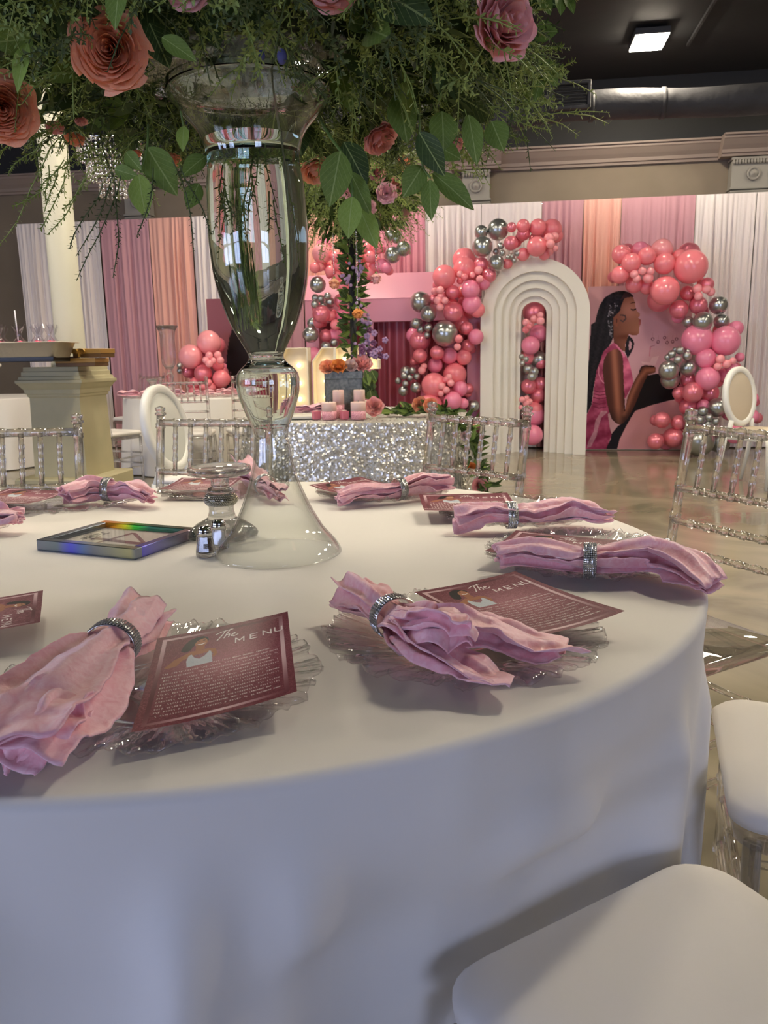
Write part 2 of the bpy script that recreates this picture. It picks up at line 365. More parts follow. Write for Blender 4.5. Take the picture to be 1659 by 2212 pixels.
BAL['opening'] = '1839,260,1607,130,p;1898,615,1560,35,l;1829,551,1521,42,l;1900,619,1495,47,l;1795,499,1472,42,l;1737,691,1481,41,l;1743,543,1406,42,o;1774,698,1437,32,o;1896,282,1366,108,k;1802,430,1231,109,k;1907,288,1067,102,c;1691,747,1107,32,c;1748,601,1076,33,c;1703,745,1034,30,c;1779,393,961,61,c;1843,491,932,55,c;1818,584,882,51,c;1790,380,763,93,p;1930,305,789,85,p;1903,293,658,97,p;1707,751,631,36,l;1767,482,631,34,l;1804,507,594,34,l;1753,699,584,39,l;1694,742,542,27,l;1855,260,416,145,k;1844,450,199,124,k;1924,313,1033,77,p;1861,280,480,110,o;1772,297,1096,93,o'
BAL['poster'] = '2727,765,2168,101,o;2947,600,2219,98,k;2823,850,2065,104,o;2981,844,2131,96,o;3159,700,2206,118,l;3167,830,2050,113,o;3343,700,2129,81,o;3432,850,2008,178,o;2718,800,1951,97,o;2852,900,1944,45,l;2934,900,1974,42,l;3017,900,1971,42,l;3000,870,1904,56,l;2881,890,1899,43,l;2887,705,1857,95,o;3020,700,1827,82,o;3180,870,1771,153,o;3616,815,1827,73,p;3510,870,1781,50,l;3595,890,1771,45,l;3650,850,1747,45,l;3517,890,1702,45,l;3452,681,1751,81,p;3565,699,1622,97,p;3367,696,1581,102,p;3777,690,1618,101,c;3585,850,1445,104,c;3832,633,1448,85,c;3471,700,1447,61,c;3981,650,1371,82,k;3840,800,1238,161,k;3556,776,1257,169,k;3645,830,1057,111,k;3768,930,1049,48,l;3835,930,996,48,l;3747,930,971,43,l;3894,937,1028,37,l;4029,692,1063,52,k;3919,838,947,67,k;3667,870,845,128,k;3506,700,828,83,p;3883,700,878,82,k;3261,870,937,111,c;3299,770,833,103,c;3474,810,959,90,c;3360,900,1147,46,c;3278,900,1109,43,c;3434,900,1087,48,c;3333,950,1049,46,c;3241,870,1077,35,c;3319,850,1155,30,c;3449,850,1133,32,c;3525,850,698,112,p;3407,732,687,72,p;3746,668,681,104,p;3535,644,529,101,p;3673,731,548,69,k;3801,800,531,107,c;3636,870,496,54,c;3521,850,427,82,c;3600,910,405,49,c;3695,910,431,43,c;3769,910,390,43,c;3689,900,356,41,c;3228,807,398,91,p;3415,744,364,83,p;3174,798,162,92,p;3380,700,193,115,p;4142,852,626,67,k;4188,739,429,75,k;4021,700,754,110,k;3969,700,551,110,k;4076,724,415,83,p;3624,870,167,162,c;3873,716,138,114,c;3536,650,230,84,p;3987,851,248,109,k;2817,580,2223,78,p;3020,580,2201,79,o;2878,580,2167,73,p;2997,580,2227,71,p;3113,580,2172,94,k;3213,580,2159,96,p;3360,580,2085,63,p;3460,580,2165,125,p;2680,580,1951,64,p;2867,580,1927,69,p;3038,580,1896,51,o;3181,580,1693,132,p;3619,580,1862,53,o;3524,580,1722,60,k;3631,580,1565,75,p;3389,580,1512,75,k;3946,580,1354,70,o;3862,580,1359,104,p;3619,580,1383,115,k;3774,580,1004,80,p;4034,580,960,48,p;3833,580,819,87,o;3534,580,762,65,o;3855,580,879,55,o;3514,580,731,78,k;3452,580,626,59,p;3733,580,748,89,k;3497,580,582,62,p;3674,580,578,48,o;3205,580,377,66,p;3465,580,288,62,p;3277,580,165,62,p;3333,580,139,98,k;4257,580,570,47,p;4288,580,395,62,p;4123,580,702,94,o;3992,580,461,93,k;4095,580,347,54,k;3496,580,251,67,p;3983,580,221,86,p'
BAL['left'] = '-1970,679,1329,146,l;-2170,770,1169,145,l;-1948,870,1125,42,l;-1914,840,1177,45,l;-1904,880,1084,47,l;-1861,860,1118,38,l;-1820,810,1181,47,l;-1785,831,1123,45,l;-1878,652,1058,74,o;-2019,792,968,107,p;-2252,670,992,78,p;-1807,770,906,107,o;-1934,870,864,47,o;-1998,870,818,53,o;-1919,820,804,62,o;-2132,774,863,66,o;-2259,904,1067,33,c;-2314,764,1007,38,c;-2150,748,744,84,o;-2024,757,695,96,p;-1894,693,739,84,o;-1910,550,1297,99,p;-2145,550,1143,124,k;-1860,550,1039,51,k;-2161,550,896,89,o;-2246,550,965,65,k;-1870,550,981,76,p;-2090,550,837,43,o;-2061,550,817,46,k;-2266,550,830,52,o;-2166,550,763,72,p;-2093,550,758,71,p;-1891,550,700,67,k'
BAL['booth'] = '-513,907,2268,114,l;-586,965,2112,61,o;-546,916,2121,52,l;-501,747,2151,53,o;-353,953,2220,61,o;-417,957,2070,61,o;-363,883,2027,62,o;-565,950,1931,92,c;-618,851,1795,45,c;-548,887,1781,45,c;-592,997,1717,45,c;-521,906,1706,40,c;-467,792,1746,63,c;-444,1010,1799,42,c;-536,943,1612,102,p;-603,795,1531,71,o;-451,863,1594,63,o;-381,920,1492,62,o;-661,968,1389,93,c;-679,786,1523,63,c;-493,954,1258,55,c;-416,878,1297,47,c;-516,833,1379,73,p;-641,911,1161,94,k;-326,899,2130,69,o;-296,878,1920,80,o;-321,877,1756,80,p;-431,791,1388,72,k;-323,785,1595,81,k;-5,871,2312,61,o;25,886,2215,71,o;108,900,2296,61,o;55,765,2132,72,o;0,748,2058,72,o;150,868,2118,79,k;207,920,2092,61,k;257,957,2423,60,c;302,777,2446,64,c;317,900,2391,51,c;401,950,2280,83,c;285,970,2216,90,c;212,868,2221,39,c;-112,845,2243,79,o;-174,943,2272,79,l;-274,739,2232,81,o;-102,801,2114,80,o;-541,680,2378,89,k;-608,680,2165,41,p;-561,680,2160,32,p;-547,680,2136,32,k;-456,680,2256,39,k;-488,680,2055,39,p;-426,680,2007,40,p;-636,680,1691,67,p;-575,680,1523,49,p;-456,680,1637,41,p;-381,680,1504,45,p;-503,680,1351,48,p;-627,680,1136,65,k;-408,680,2191,49,p;-293,680,1981,51,p;-316,680,1813,60,p;-399,680,1383,60,k;-334,680,1659,64,p;-39,680,2292,40,o;-59,680,2222,52,p;123,680,2320,50,k;91,680,2117,56,p;-1,680,2013,59,p;70,680,2167,69,p;202,680,2081,51,o;-142,680,2205,54,k;-283,680,2305,68,o;-335,680,2205,60,p;-135,680,2184,58,p'
NAP = {'A':[([(-0.324,1.042,0.806),(-0.329,0.982,0.806),(-0.334,0.917,0.804),(-0.338,0.87,0.803),(-0.348,0.781,0.8),(-0.368,0.728,0.795),(-0.377,0.681,0.79)],[0.036,0.036,0.024,0.04,0.072,0.086,0.08],[0.026,0.028,0.021,0.026,0.028,0.026,0.02],1,1.5,2),([(-0.324,0.758,0.805),(-0.332,0.731,0.8),(-0.339,0.704,0.792),(-0.346,0.685,0.778)],[0.03,0.045,0.04,0.012],[0.016,0.02,0.014,0.006],2,1.2,None)],'B':[([(-0.055,1.128,0.806),(-0.021,1.064,0.806),(0.011,1.004,0.804),(0.033,0.95,0.806),(0.055,0.929,0.8)],[0.034,0.032,0.023,0.04,0.036],[0.026,0.026,0.021,0.028,0.024],3,1.5,2),([(0.031,0.983,0.812),(0.087,0.944,0.815),(0.142,0.938,0.8),(0.191,0.925,0.79),(0.227,0.921,0.785)],[0.022,0.04,0.04,0.034,0.022],[0.018,0.024,0.016,0.012,0.009],4,1.15,None),([(0.027,0.96,0.8),(0.047,0.897,0.8),(0.088,0.867,0.787),(0.112,0.841,0.779),(0.126,0.819,0.772)],[0.024,0.036,0.034,0.03,0.016],[0.018,0.022,0.015,0.012,0.009],5,1.15,None),([(0.027,0.947,0.812),(0.054,0.908,0.825),(0.078,0.901,0.826),(0.098,0.901,0.82)],[0.02,0.034,0.036,0.03],[0.014,0.022,0.024,0.014],6,1.3,None)],'C':[([(0.196,1.336,0.797),(0.256,1.337,0.8),(0.314,1.31,0.8),(0.345,1.293,0.8),(0.381,1.297,0.8),(0.447,1.306,0.803),(0.485,1.259,0.797),(0.508,1.201,0.782)],[0.026,0.036,0.03,0.023,0.034,0.052,0.052,0.036],[0.018,0.026,0.023,0.021,0.024,0.034,0.028,0.014],7,1.5,3)],'D':[([(0.151,1.691,0.795),(0.212,1.692,0.8),(0.278,1.686,0.8),(0.335,1.702,0.8),(0.41,1.723,0.803),(0.467,1.706,0.797),(0.489,1.718,0.79)],[0.03,0.032,0.023,0.036,0.046,0.042,0.026],[0.028,0.025,0.021,0.024,0.028,0.022,0.012],8,1.5,2)],'E':[([(-0.119,1.996,0.788),(-0.041,2.031,0.795),(0.042,2.063,0.798),(0.114,2.117,0.803),(0.185,2.141,0.798)],[0.022,0.028,0.022,0.034,0.034],[0.02,0.024,0.021,0.032,0.024],9,1.5,2)],'F':[([(-0.462,2.558,0.8),(-0.385,2.309,0.8),(-0.327,2.162,0.798),(-0.28,2.069,0.79)],[0.03,0.03,0.022,0.026],[0.03,0.028,0.021,0.024],10,1.5,2)],'G':[([(-0.834,2.054,0.797),(-0.799,2.102,0.803),(-0.744,2.115,0.8),(-0.678,2.093,0.8),(-0.618,2.045,0.795)],[0.03,0.036,0.023,0.036,0.03],[0.026,0.034,0.023,0.03,0.022],11,1.5,2)],'H':[([(-0.825,1.771,0.793),(-0.868,1.76,0.798),(-0.928,1.787,0.8),(-1.022,1.834,0.8)],[0.022,0.03,0.022,0.034],[0.018,0.024,0.021,0.028],12,1.5,2)]}
LEAVES = [(-0.062,1.4,1.475,-0.08,1.38,1.391,0.0533,'leaf'),(-0.058,1.44,1.499,-0.02,1.42,1.431,0.0462,'leaf_dark'),(-0.048,1.42,1.447,-0.015,1.4,1.38,0.0321,'leaf'),(-0.044,1.4,1.404,-0.054,1.38,1.34,0.0416,'leaf_light'),(-0.033,1.42,1.389,-0.006,1.4,1.325,0.0372,'leaf_light'),(0.074,1.42,1.454,0.044,1.4,1.406,0.0439,'leaf'),(0.086,1.41,1.43,0.085,1.39,1.368,0.0319,'leaf'),(0.091,1.42,1.443,0.16,1.4,1.387,0.0388,'leaf'),(0.068,1.4,1.502,0.105,1.38,1.434,0.0416,'leaf_dark'),(0.103,1.43,1.486,0.135,1.41,1.464,0.0306,'leaf'),(0.107,1.42,1.539,0.111,1.4,1.478,0.0507,'leaf'),(0.15,1.41,1.53,0.163,1.39,1.455,0.0352,'leaf'),(0.191,1.43,1.525,0.207,1.41,1.478,0.0425,'leaf'),(-0.166,1.75,1.627,-0.157,1.73,1.551,0.052,'leaf_dark'),(0.26,1.45,1.665,0.297,1.43,1.664,0.0362,'leaf'),(0.273,1.45,1.721,0.286,1.43,1.691,0.0241,'leaf'),(0.303,1.45,1.72,0.305,1.43,1.69,0.0207,'leaf'),(0.314,1.45,1.72,0.325,1.43,1.692,0.019,'leaf'),(0.282,1.5,1.641,0.312,1.48,1.599,0.0375,'leaf'),(0.288,1.5,1.626,0.274,1.48,1.57,0.0232,'leaf'),(-0.411,1.45,1.455,-0.403,1.43,1.386,0.0431,'leaf_light'),(-0.399,1.47,1.503,-0.353,1.45,1.426,0.056,'leaf'),(-0.433,1.46,1.493,-0.409,1.44,1.463,0.0278,'leaf'),(-0.314,1.55,1.506,-0.358,1.53,1.473,0.0369,'leaf'),(-0.33,1.55,1.459,-0.35,1.53,1.415,0.035,'leaf'),(-0.455,1.46,1.466,-0.415,1.44,1.451,0.0243,'leaf'),(-0.322,1.42,1.523,-0.324,1.4,1.484,0.0228,'leaf_light'),(-0.48,1.2,1.574,-0.498,1.18,1.512,0.0228,'leaf_light'),(-0.322,1.12,1.614,-0.334,1.1,1.559,0.0306,'leaf'),(-0.295,1.2,1.578,-0.25,1.18,1.546,0.0257,'leaf'),(-0.324,1.25,1.615,-0.297,1.23,1.557,0.0461,'leaf_dark'),(-0.35,1.3,1.671,-0.281,1.28,1.594,0.0696,'leaf_dark'),(-0.531,1.35,1.713,-0.491,1.33,1.609,0.0883,'leaf_dark'),(-0.577,1.35,1.682,-0.527,1.33,1.603,0.0803,'leaf_dark'),(-0.267,1.3,1.682,-0.233,1.28,1.6,0.0619,'leaf_dark'),(-0.461,1.35,1.706,-0.466,1.33,1.647,0.0642,'leaf_dark'),(-0.213,1.3,1.675,-0.171,1.28,1.611,0.0541,'leaf_dark'),(0.157,1.5,1.723,0.187,1.48,1.643,0.0535,'leaf'),(0.037,1.5,1.593,0.051,1.48,1.512,0.0535,'leaf'),(-0.067,1.5,1.639,-0.044,1.48,1.566,0.0535,'leaf')]
HANG = [([(-0.345,1.42,1.47),(-0.337,1.424,1.451),(-0.327,1.428,1.419),(-0.322,1.432,1.376),(-0.323,1.436,1.324)],'sprig_dark'),([(-0.378,1.42,1.459),(-0.381,1.424,1.439),(-0.389,1.428,1.407),(-0.405,1.432,1.375),(-0.418,1.436,1.352)],'sprig_dark'),([(-0.433,1.42,1.447),(-0.441,1.424,1.424),(-0.457,1.428,1.396),(-0.48,1.432,1.357),(-0.506,1.436,1.32),(-0.53,1.44,1.28)],'sprig_dark'),([(-0.446,1.42,1.452),(-0.456,1.424,1.428),(-0.47,1.428,1.398),(-0.492,1.432,1.364),(-0.526,1.436,1.32)],'sprig_dark'),([(-0.443,1.42,1.435),(-0.446,1.424,1.408),(-0.447,1.428,1.367),(-0.45,1.432,1.336),(-0.465,1.436,1.283)],'sprig_dark'),([(-0.464,1.42,1.436),(-0.476,1.424,1.412),(-0.502,1.428,1.384),(-0.524,1.432,1.356),(-0.536,1.436,1.332)],'sprig_dark'),([(-0.333,1.42,1.462),(-0.323,1.424,1.434),(-0.306,1.428,1.406),(-0.295,1.432,1.375),(-0.291,1.436,1.353)],'sprig_dark'),([(-0.546,1.48,1.462),(-0.561,1.484,1.437),(-0.581,1.488,1.408),(-0.596,1.492,1.387),(-0.607,1.496,1.375)],'sprig'),([(-0.515,1.48,1.457),(-0.532,1.484,1.433),(-0.555,1.488,1.399),(-0.576,1.492,1.381),(-0.596,1.496,1.365)],'sprig'),([(-0.574,1.48,1.498),(-0.589,1.484,1.478),(-0.614,1.488,1.443),(-0.644,1.492,1.39),(-0.683,1.496,1.35)],'sprig'),([(-0.504,1.48,1.474),(-0.519,1.484,1.449),(-0.544,1.488,1.421),(-0.56,1.492,1.409)],'sprig'),([(-0.574,1.48,1.449),(-0.6,1.484,1.434),(-0.625,1.488,1.422),(-0.649,1.492,1.414)],'sprig'),([(-0.591,1.48,1.505),(-0.616,1.484,1.495),(-0.64,1.488,1.482),(-0.654,1.492,1.466)],'sprig'),([(-0.576,1.48,1.479),(-0.579,1.484,1.459),(-0.59,1.488,1.434),(-0.591,1.492,1.418)],'sprig'),([(-0.558,1.48,1.477),(-0.568,1.484,1.454),(-0.581,1.488,1.434),(-0.597,1.492,1.401)],'sprig'),([(-0.548,1.48,1.487),(-0.565,1.484,1.469),(-0.591,1.488,1.451),(-0.603,1.492,1.435)],'sprig'),([(0.252,1.45,1.652),(0.284,1.454,1.646),(0.301,1.458,1.644),(0.313,1.462,1.649)],'sprig'),([(0.247,1.45,1.611),(0.28,1.454,1.611),(0.312,1.458,1.615),(0.335,1.462,1.627)],'sprig'),([(0.208,1.45,1.568),(0.241,1.454,1.564),(0.274,1.458,1.555),(0.303,1.462,1.572)],'sprig'),([(0.187,1.45,1.554),(0.215,1.454,1.551),(0.255,1.458,1.535),(0.288,1.462,1.537)],'sprig'),([(0.201,1.45,1.549),(0.228,1.454,1.535),(0.264,1.458,1.523),(0.297,1.462,1.518)],'sprig'),([(0.185,1.45,1.559),(0.201,1.454,1.545),(0.229,1.458,1.518),(0.241,1.462,1.487)],'sprig'),([(0.196,1.45,1.529),(0.231,1.454,1.507),(0.256,1.458,1.499)],'sprig'),([(0.148,1.45,1.55),(0.156,1.454,1.526),(0.16,1.458,1.495)],'sprig'),([(0.095,1.45,1.56),(0.1,1.454,1.542),(0.106,1.458,1.53)],'sprig')]
STEMS = [([(-0.102,1.5,1.557),(-0.087,1.45,1.518),(-0.062,1.41,1.478),(-0.055,1.4,1.462),(-0.045,1.41,1.424),(-0.043,1.4,1.403)],0.0026),([(0.07,1.45,1.555),(0.071,1.42,1.497),(0.074,1.42,1.455),(0.087,1.41,1.433)],0.0018),([(-0.403,1.5,1.547),(-0.399,1.47,1.503),(-0.411,1.46,1.46)],0.002),([(-0.326,1.42,1.546),(-0.323,1.42,1.523)],0.0018)]
ROSES = [(-0.374,1.22,1.571,0.15,-1,-0.28,0.0534,'rose_coral'),(-0.594,1.36,1.537,0.35,-0.8,-0.3,0.0536,'rose_coral'),(-0.247,1.15,1.63,0,-0.7,-0.3,0.039,'rose_blush'),(-0.06,1.2,1.65,0,-0.7,-0.3,0.0473,'rose_pink'),(0.183,1.24,1.605,0.5,-0.8,-0.1,0.0543,'rose_pink'),(-0.13,1.78,1.528,0.15,-0.35,-1,0.0409,'rose_peach'),(0.005,1.62,1.549,0.5,-0.4,-0.8,0.039,'rose_pink'),(0.147,1.6,1.528,0.5,-0.3,-0.6,0.0175,'rose_pink'),(-0.428,1.74,1.545,0.2,-0.3,-1,0.0248,'rose_peach'),(-0.612,1.62,1.578,0,-0.4,-1,0.0195,'rose_pink'),(-0.59,1.66,1.567,0,-0.4,-1,0.02,'rose_coral'),(-0.554,1.6,1.582,0.2,-0.4,-1,0.0123,'rose_pink'),(-0.486,1.7,1.548,0.2,-0.4,-1,0.013,'rose_coral')]
BERRIES = [(-0.131,1.2,1.551,0.007),(-0.165,1.25,1.571,0.005)]
# ------------------------------------------------------------------ the room
SL, SR, OB, OF, ZC, ZK = -8.5, 8.0, -.25, 16.5, 4.22, 3.52     # left, right, back and front planes; ceiling; cornice top
def slab(name, s0, s1, o0, o1, z0, z1, m, kind=True, bev=0):
    b = MB(); b.box((( s0+s1)/2, -(o0+o1)/2, (z0+z1)/2), (s1-s0, abs(o1-o0), z1-z0), bev=bev)
    o = b.build(name, m); o.location = O; o.rotation_euler = (0, 0, ROT)
    return structure(o) if kind else o
slab('floor', SL-.2, SR+.2, OB-.2, OF+.2, -.1, 0, 'floor')
slab('wall_back', SL-.2, SR+.2, OB-.2, OB, 0, ZK-.02, 'wall_beige')
slab('wall_back_upper', SL-.2, SR+.2, OB-.2, OB-.02, ZK-.02, ZC, 'ceiling_black')
slab('wall_right', SR, SR+.2, OB, OF, 0, ZC, 'wall_beige')
slab('ceiling', SL-.2, SR+.2, OB-.2, OF+.2, ZC, ZC+.1, 'ceiling_black')
for i, (o0, zz) in enumerate(((2.05, .05), (4.6, .05), (7.1, .05))):
    slab('trim_%d' % (i+3), SL, SR, o0, o0+.06, ZC-zz, ZC, 'ceiling_black')
slab('trim_6', 3.30, 3.325, .7, 15, ZC-.035, ZC-.005, 'duct_black')
# front wall, behind the photographer, with four big windows onto daylight
wins = [(-6.6, -3.6), (-3.0, 0.0), (.6, 3.6), (4.2, 7.2)]
xs = [SL-.2]+[a for w_ in wins for a in w_]+[SR+.2]
fw = MB()
for a, b_ in zip(xs[0::2], xs[1::2]): fw.box(((a+b_)/2, -(OF+.1), ZC/2), (b_-a, .2, ZC))
for a, b_ in wins[:0]+wins: fw.box(((a+b_)/2, -(OF+.1), .25), (b_-a, .2, .5)); fw.box(((a+b_)/2, -(OF+.1), (2.7+ZC)/2), (b_-a, .2, ZC-2.7))
o = fw.build('wall_front', 'wall_beige'); o.location = O; o.rotation_euler = (0, 0, ROT); structure(o)
mat('daylight', (200,215,255), .5, emit=13, ecol=(198,211,255))
for i, (a, b_) in enumerate(wins):
    f = MB()
    for z in (.5, 1.6, 2.7): f.box(((a+b_)/2, -(OF+.1), z), (b_-a, .08, .06))
    for s_ in (a+.03, (a+b_)/2, b_-.03): f.box((s_, -(OF+.1), 1.6), (.06, .08, 2.2))
    o = f.build('window_%d' % (i+1), 'trim_beige'); o.location = O; o.rotation_euler = (0, 0, ROT); structure(o)
    g = MB(); g.box(((a+b_)/2, -(OF+.13), 1.6), (b_-a, .02, 2.2)); g.build('pane', 'daylight' if i in (0, 3) else 'pane', o)
# left wall with two windows near the photographer
lw_ = [(11.2, 13.4), (13.9, 16.1)]; xs = [OB]+[a for w_ in lw_ for a in w_]+[OF]; fw = MB()
for a, b_ in zip(xs[0::2], xs[1::2]): fw.box((SL-.1, -(a+b_)/2, ZC/2), (.2, b_-a, ZC))
for a, b_ in lw_: fw.box((SL-.1, -(a+b_)/2, .3), (.2, b_-a, .6)); fw.box((SL-.1, -(a+b_)/2, (2.7+ZC)/2), (.2, b_-a, ZC-2.7))
o = fw.build('wall_left', 'wall_beige'); o.location = O; o.rotation_euler = (0, 0, ROT); structure(o)
for i, (a, b_) in enumerate(lw_):
    f = MB()
    for z in (.6, 1.65, 2.7): f.box((SL-.1, -(a+b_)/2, z), (.08, b_-a, .06))
    for y in (a+.03, (a+b_)/2, b_-.03): f.box((SL-.1, -y, 1.65), (.08, .06, 2.1))
    o = f.build('window_%d' % (i+5), 'trim_beige'); o.location = O; o.rotation_euler = (0, 0, ROT); structure(o)
    g = MB(); g.box((SL-.13, -(a+b_)/2, 1.65), (.02, b_-a, 2.1)); g.build('pane', 'daylight', o)
# cornice with breaks over two pilasters (three, one hidden behind the flowers)
prof = [(0, 3.275), (.03, 3.275), (.035, 3.30), (.05, 3.31), (.055, 3.345), (.085, 3.385), (.12, 3.44), (.13, 3.45), (.13, 3.475), (.15, 3.48), (.15, 3.50), (0, 3.50)]
def cornice(name, s0, s1, extra=0):
    mb = MB()
    R = [[(s_, -(OB+d+(extra if d > 0 else 0)), z+(0 if extra == 0 else .005)) for d, z in prof] for s_ in (s0, s1)]
    mb.rings(R, 0, False)
    o = mb.build(name, 'trim_beige'); o.location = O; o.rotation_euler = (0, 0, ROT); structure(o)
cornice('trim_1', SL, SR)
mat('stone_shadow', (170,166,150), .7)
PIL = [(1.15, .16), (4.26, .235), (-3.1, .16), (-6.3, .16), (7.3, .2)]
for i, (sc, hw) in enumerate(PIL):
    cornice('trim_%d' % (7+i), sc-hw-.13, sc+hw+.13, .15)
    d = OB
    pb = MB(); pb.box((sc, -(d+.06), 1.43), (hw*2-.03, .12, 2.86))
    p = pb.build('pilaster', 'pilaster_stone'); p.location = O; p.rotation_euler = (0, 0, ROT); structure(p)
    c = MB(); c.box((sc, -(d+.075), 3.08), (hw*2, .15, .30)); c.build('capital', 'pilaster_stone', p)
    c = MB()
    for z, dd, hh in ((2.875, .04, .03), (2.905, .02, .025), (2.935, .035, .025)): c.box((sc, -(d+.075+dd/2), z), (hw*2+dd, .15+dd, hh), bev=.006)
    c.build('moulding', 'pilaster_stone', p)
    c = MB(); c.lathe([(0, .075), (.02, .075), (.03, .06), (.014, .052), (.012, .042), (.03, .034), (.03, .02), (.042, .012), (.045, 0.001)], 24, M=Matrix.Translation((sc, -(d+.15), 3.09)) @ Matrix.Rotation(pi/2, 4, 'X'))
    c.build('rosette', 'pilaster_stone', p)
    c = MB(); c.box((sc, -(d+.085), 3.255), (hw*2+.02, .17, .03), bev=.005)
    n = int(hw*2/.032)
    for j in range(n):
        c.sphere((sc-hw+.016+j*.032, -(d+.165), 3.222), (.015, .016, .028), 8, 6)
    c.build('leaf_band', 'pilaster_stone', p)
# air duct under the ceiling with a side grille
dz, do, dr = 3.61, .95, .14
P = [(s_, -do-.02*sin(s_*2), dz+.012*sin(s_*3.1)-.02*(s_-2.4)-.10*math.exp(-((s_-1.2)/.5)**2)) for s_ in np.linspace(.6, 7.9, 40)]
b = MB(); b.tube(P, [dr*(1+.04*sin(s_[0]*5.3)) for s_ in P], 20)
t = thing('air_duct', 'dark insulated round air duct running under the black ceiling above the cornice', 'duct', O, ROT)
b.build('duct_tube', 'duct_black', t)
for s_ in (2.35, 3.05, 4.6, 6.2):
    b = MB(); b.tube([(s_-.02, -do-.02*sin(s_*2), dz-.02*(s_-2.4)), (s_+.02, -do-.02*sin(s_*2), dz-.02*(s_-2.4))], dr*1.06, 20); b.build('strap', 'duct_black', t)
v = thing('vent_grille', 'dark square air vent grille on the side of the duct', 'vent', O, ROT)
vs, vz = 2.12, 3.67
b = MB()
for a in (-.185, .185): b.box((vs+a, -(do+dr+.04), vz), (.035, .06, .26), bev=.006)
for a in (-.115, .115): b.box((vs, -(do+dr+.04), vz+a), (.40, .06, .035), bev=.006)
b.build('frame', 'duct_black', v)
b = MB(); b.box((vs, -(do+dr+.01), vz), (.36, .02, .22)); b.build('backing', 'tray_black', v)
for j in range(7):
    b = MB(); b.box((vs, -(do+dr+.03), vz-.09+j*.03), (.35, .018, .006), Euler((.6, 0, 0))); b.build('slat', 'vent_black', v)
# ceiling lights
def lamp(s_, off, sx=.32, sy=.42, z=ZC-.10):
    t = thing('ceiling_light', 'bright white square light fixture under the black ceiling, above the arch', 'ceiling light', W(s_, off, z), ROT)
    b = MB(); b.box((0, 0, .04), (sx+.012, sy+.012, .06), bev=.004); b.build('housing', 'lamp_frame', t)
    b = MB(); b.box((0, 0, .005), (sx-.01, sy-.01, .012)); b.build('diffuser', 'led', t)
    return t
l0 = lamp(2.87, 1.07)
for k_, s_ in enumerate((-.55, 6.0)):  # the unseen lamp above the flowers is added for light from behind
    dup(l0, W(s_, 1.0, ZC-.10), ROT, 'square ceiling light by the back wall, '+('added out of sight above the flower arrangement', 'right of the picture')[k_], 'ceiling lights out of view')
for off in (4.6, 6.9):  # the row over the near table is added to brighten its top
    for k_, s_ in enumerate((-3.9, -.55, 2.87, 6.0)):
        dup(l0, W(s_, off, ZC-.10), ROT, 'square ceiling light outside the view, %s in the row over the %s' % (('first', 'second', 'third', 'fourth')[k_], 'silver table' if off < 5 else 'near table, added fill'), 'ceiling lights out of view')

# ------------------------------------------------------------------ drapes along the back wall
def drape(s0, s1, m, label, seed, off=0.0, top=2.86, name='drape', bottom=.015, amp=1.0):
    rs = np.random.RandomState(seed); wdt = s1-s0; n = int(wdt*260)+8; rows = 14
    x = np.linspace(.003, wdt-.003, n); f = np.zeros(n)
    for k in range(16):
        fr = rs.uniform(12, 130); f += rs.uniform(.3, 1)*np.sin(x*fr+rs.rand()*6.3)/(1+fr*.006)
    f = f/np.abs(f).max()
    P = np.zeros((rows, n, 3))
    for i in range(rows):
        t = i/(rows-1); z = top-(top-bottom)*t
        a = (.028 if i > 1 else .008)*amp*(1+.5*t)
        P[i, :, 0] = s0+x+.006*np.sin(x*31+t*2+seed)*np.clip(np.minimum(x, wdt-x)/.04-.3, 0, 1); P[i, :, 1] = -(off+.06+a*f*(1+.3*np.sin(t*3+x*4)))
        P[i, :, 2] = z
    P[0, :, 1] = -(off+.06); P[1, :, 2] = top-.05
    o = sheet(name, P, m); o.location = O; o.rotation_euler = (0, 0, ROT)
    tag(o, label, 'drape', 'pipe and drape panels along the back wall')
    return o
DR = [(-4.68, -3.96, 'white', 'greyish white drape at the far left end, half behind the round column'), (-3.96, -3.54, 'white', 'narrow white drape panel just right of the round column'),
      (-3.54, -2.89, 'mauve', 'dusty mauve drape between the white and the coral panel at left'), (-2.89, -2.33, 'coral', 'coral drape panel left of the glass vase'),
      (-2.33, -1.62, 'white', 'white drape panel beside the coral one, running behind the glass vase'), (-1.62, -.95, 'mauve', 'mauve drape hidden behind the tall flower stand'),
      (-.95, -.2, 'coral', 'coral drape behind the balloons of the pink booth'), (-.2, .56, 'pink', 'pink drape above the roof of the pink booth'),
      (.56, 1.22, 'white', 'creamy white drape directly right of the pink one, above the booth end'), (1.22, 1.915, 'white', 'creamy white drape behind the top of the arch garland'),
      (1.915, 2.39, 'mauve', 'mauve drape behind the top right of the white arch'), (2.39, 2.81, 'coral', 'coral drape between two mauve panels right of the arch'),
      (2.81, 3.62, 'mauve', 'mauve drape above the right balloon garland'), (3.62, 4.27, 'white', 'white drape right of the mauve panel behind the right garland'),
      (4.27, 5.3, 'white', 'bright white drape at the right edge of the picture')]
for i, (a, b_, c, l) in enumerate(DR): drape(a, b_, 'drape_'+c, l, 20+i)
b = MB(); b.tube([W(-4.7, -.03, 2.845), W(5.4, -.03, 2.845)], .018, 8)
for s_ in (-4.6, -1.6, 1.9, 5.2): b.tube([W(s_, -.03, 0.005), W(s_, -.03, 2.83)], .014, 8)
tag(b.build('drape_stand', 'chrome'), 'metal pipe stand carrying the drapes along the back wall', 'drape stand')

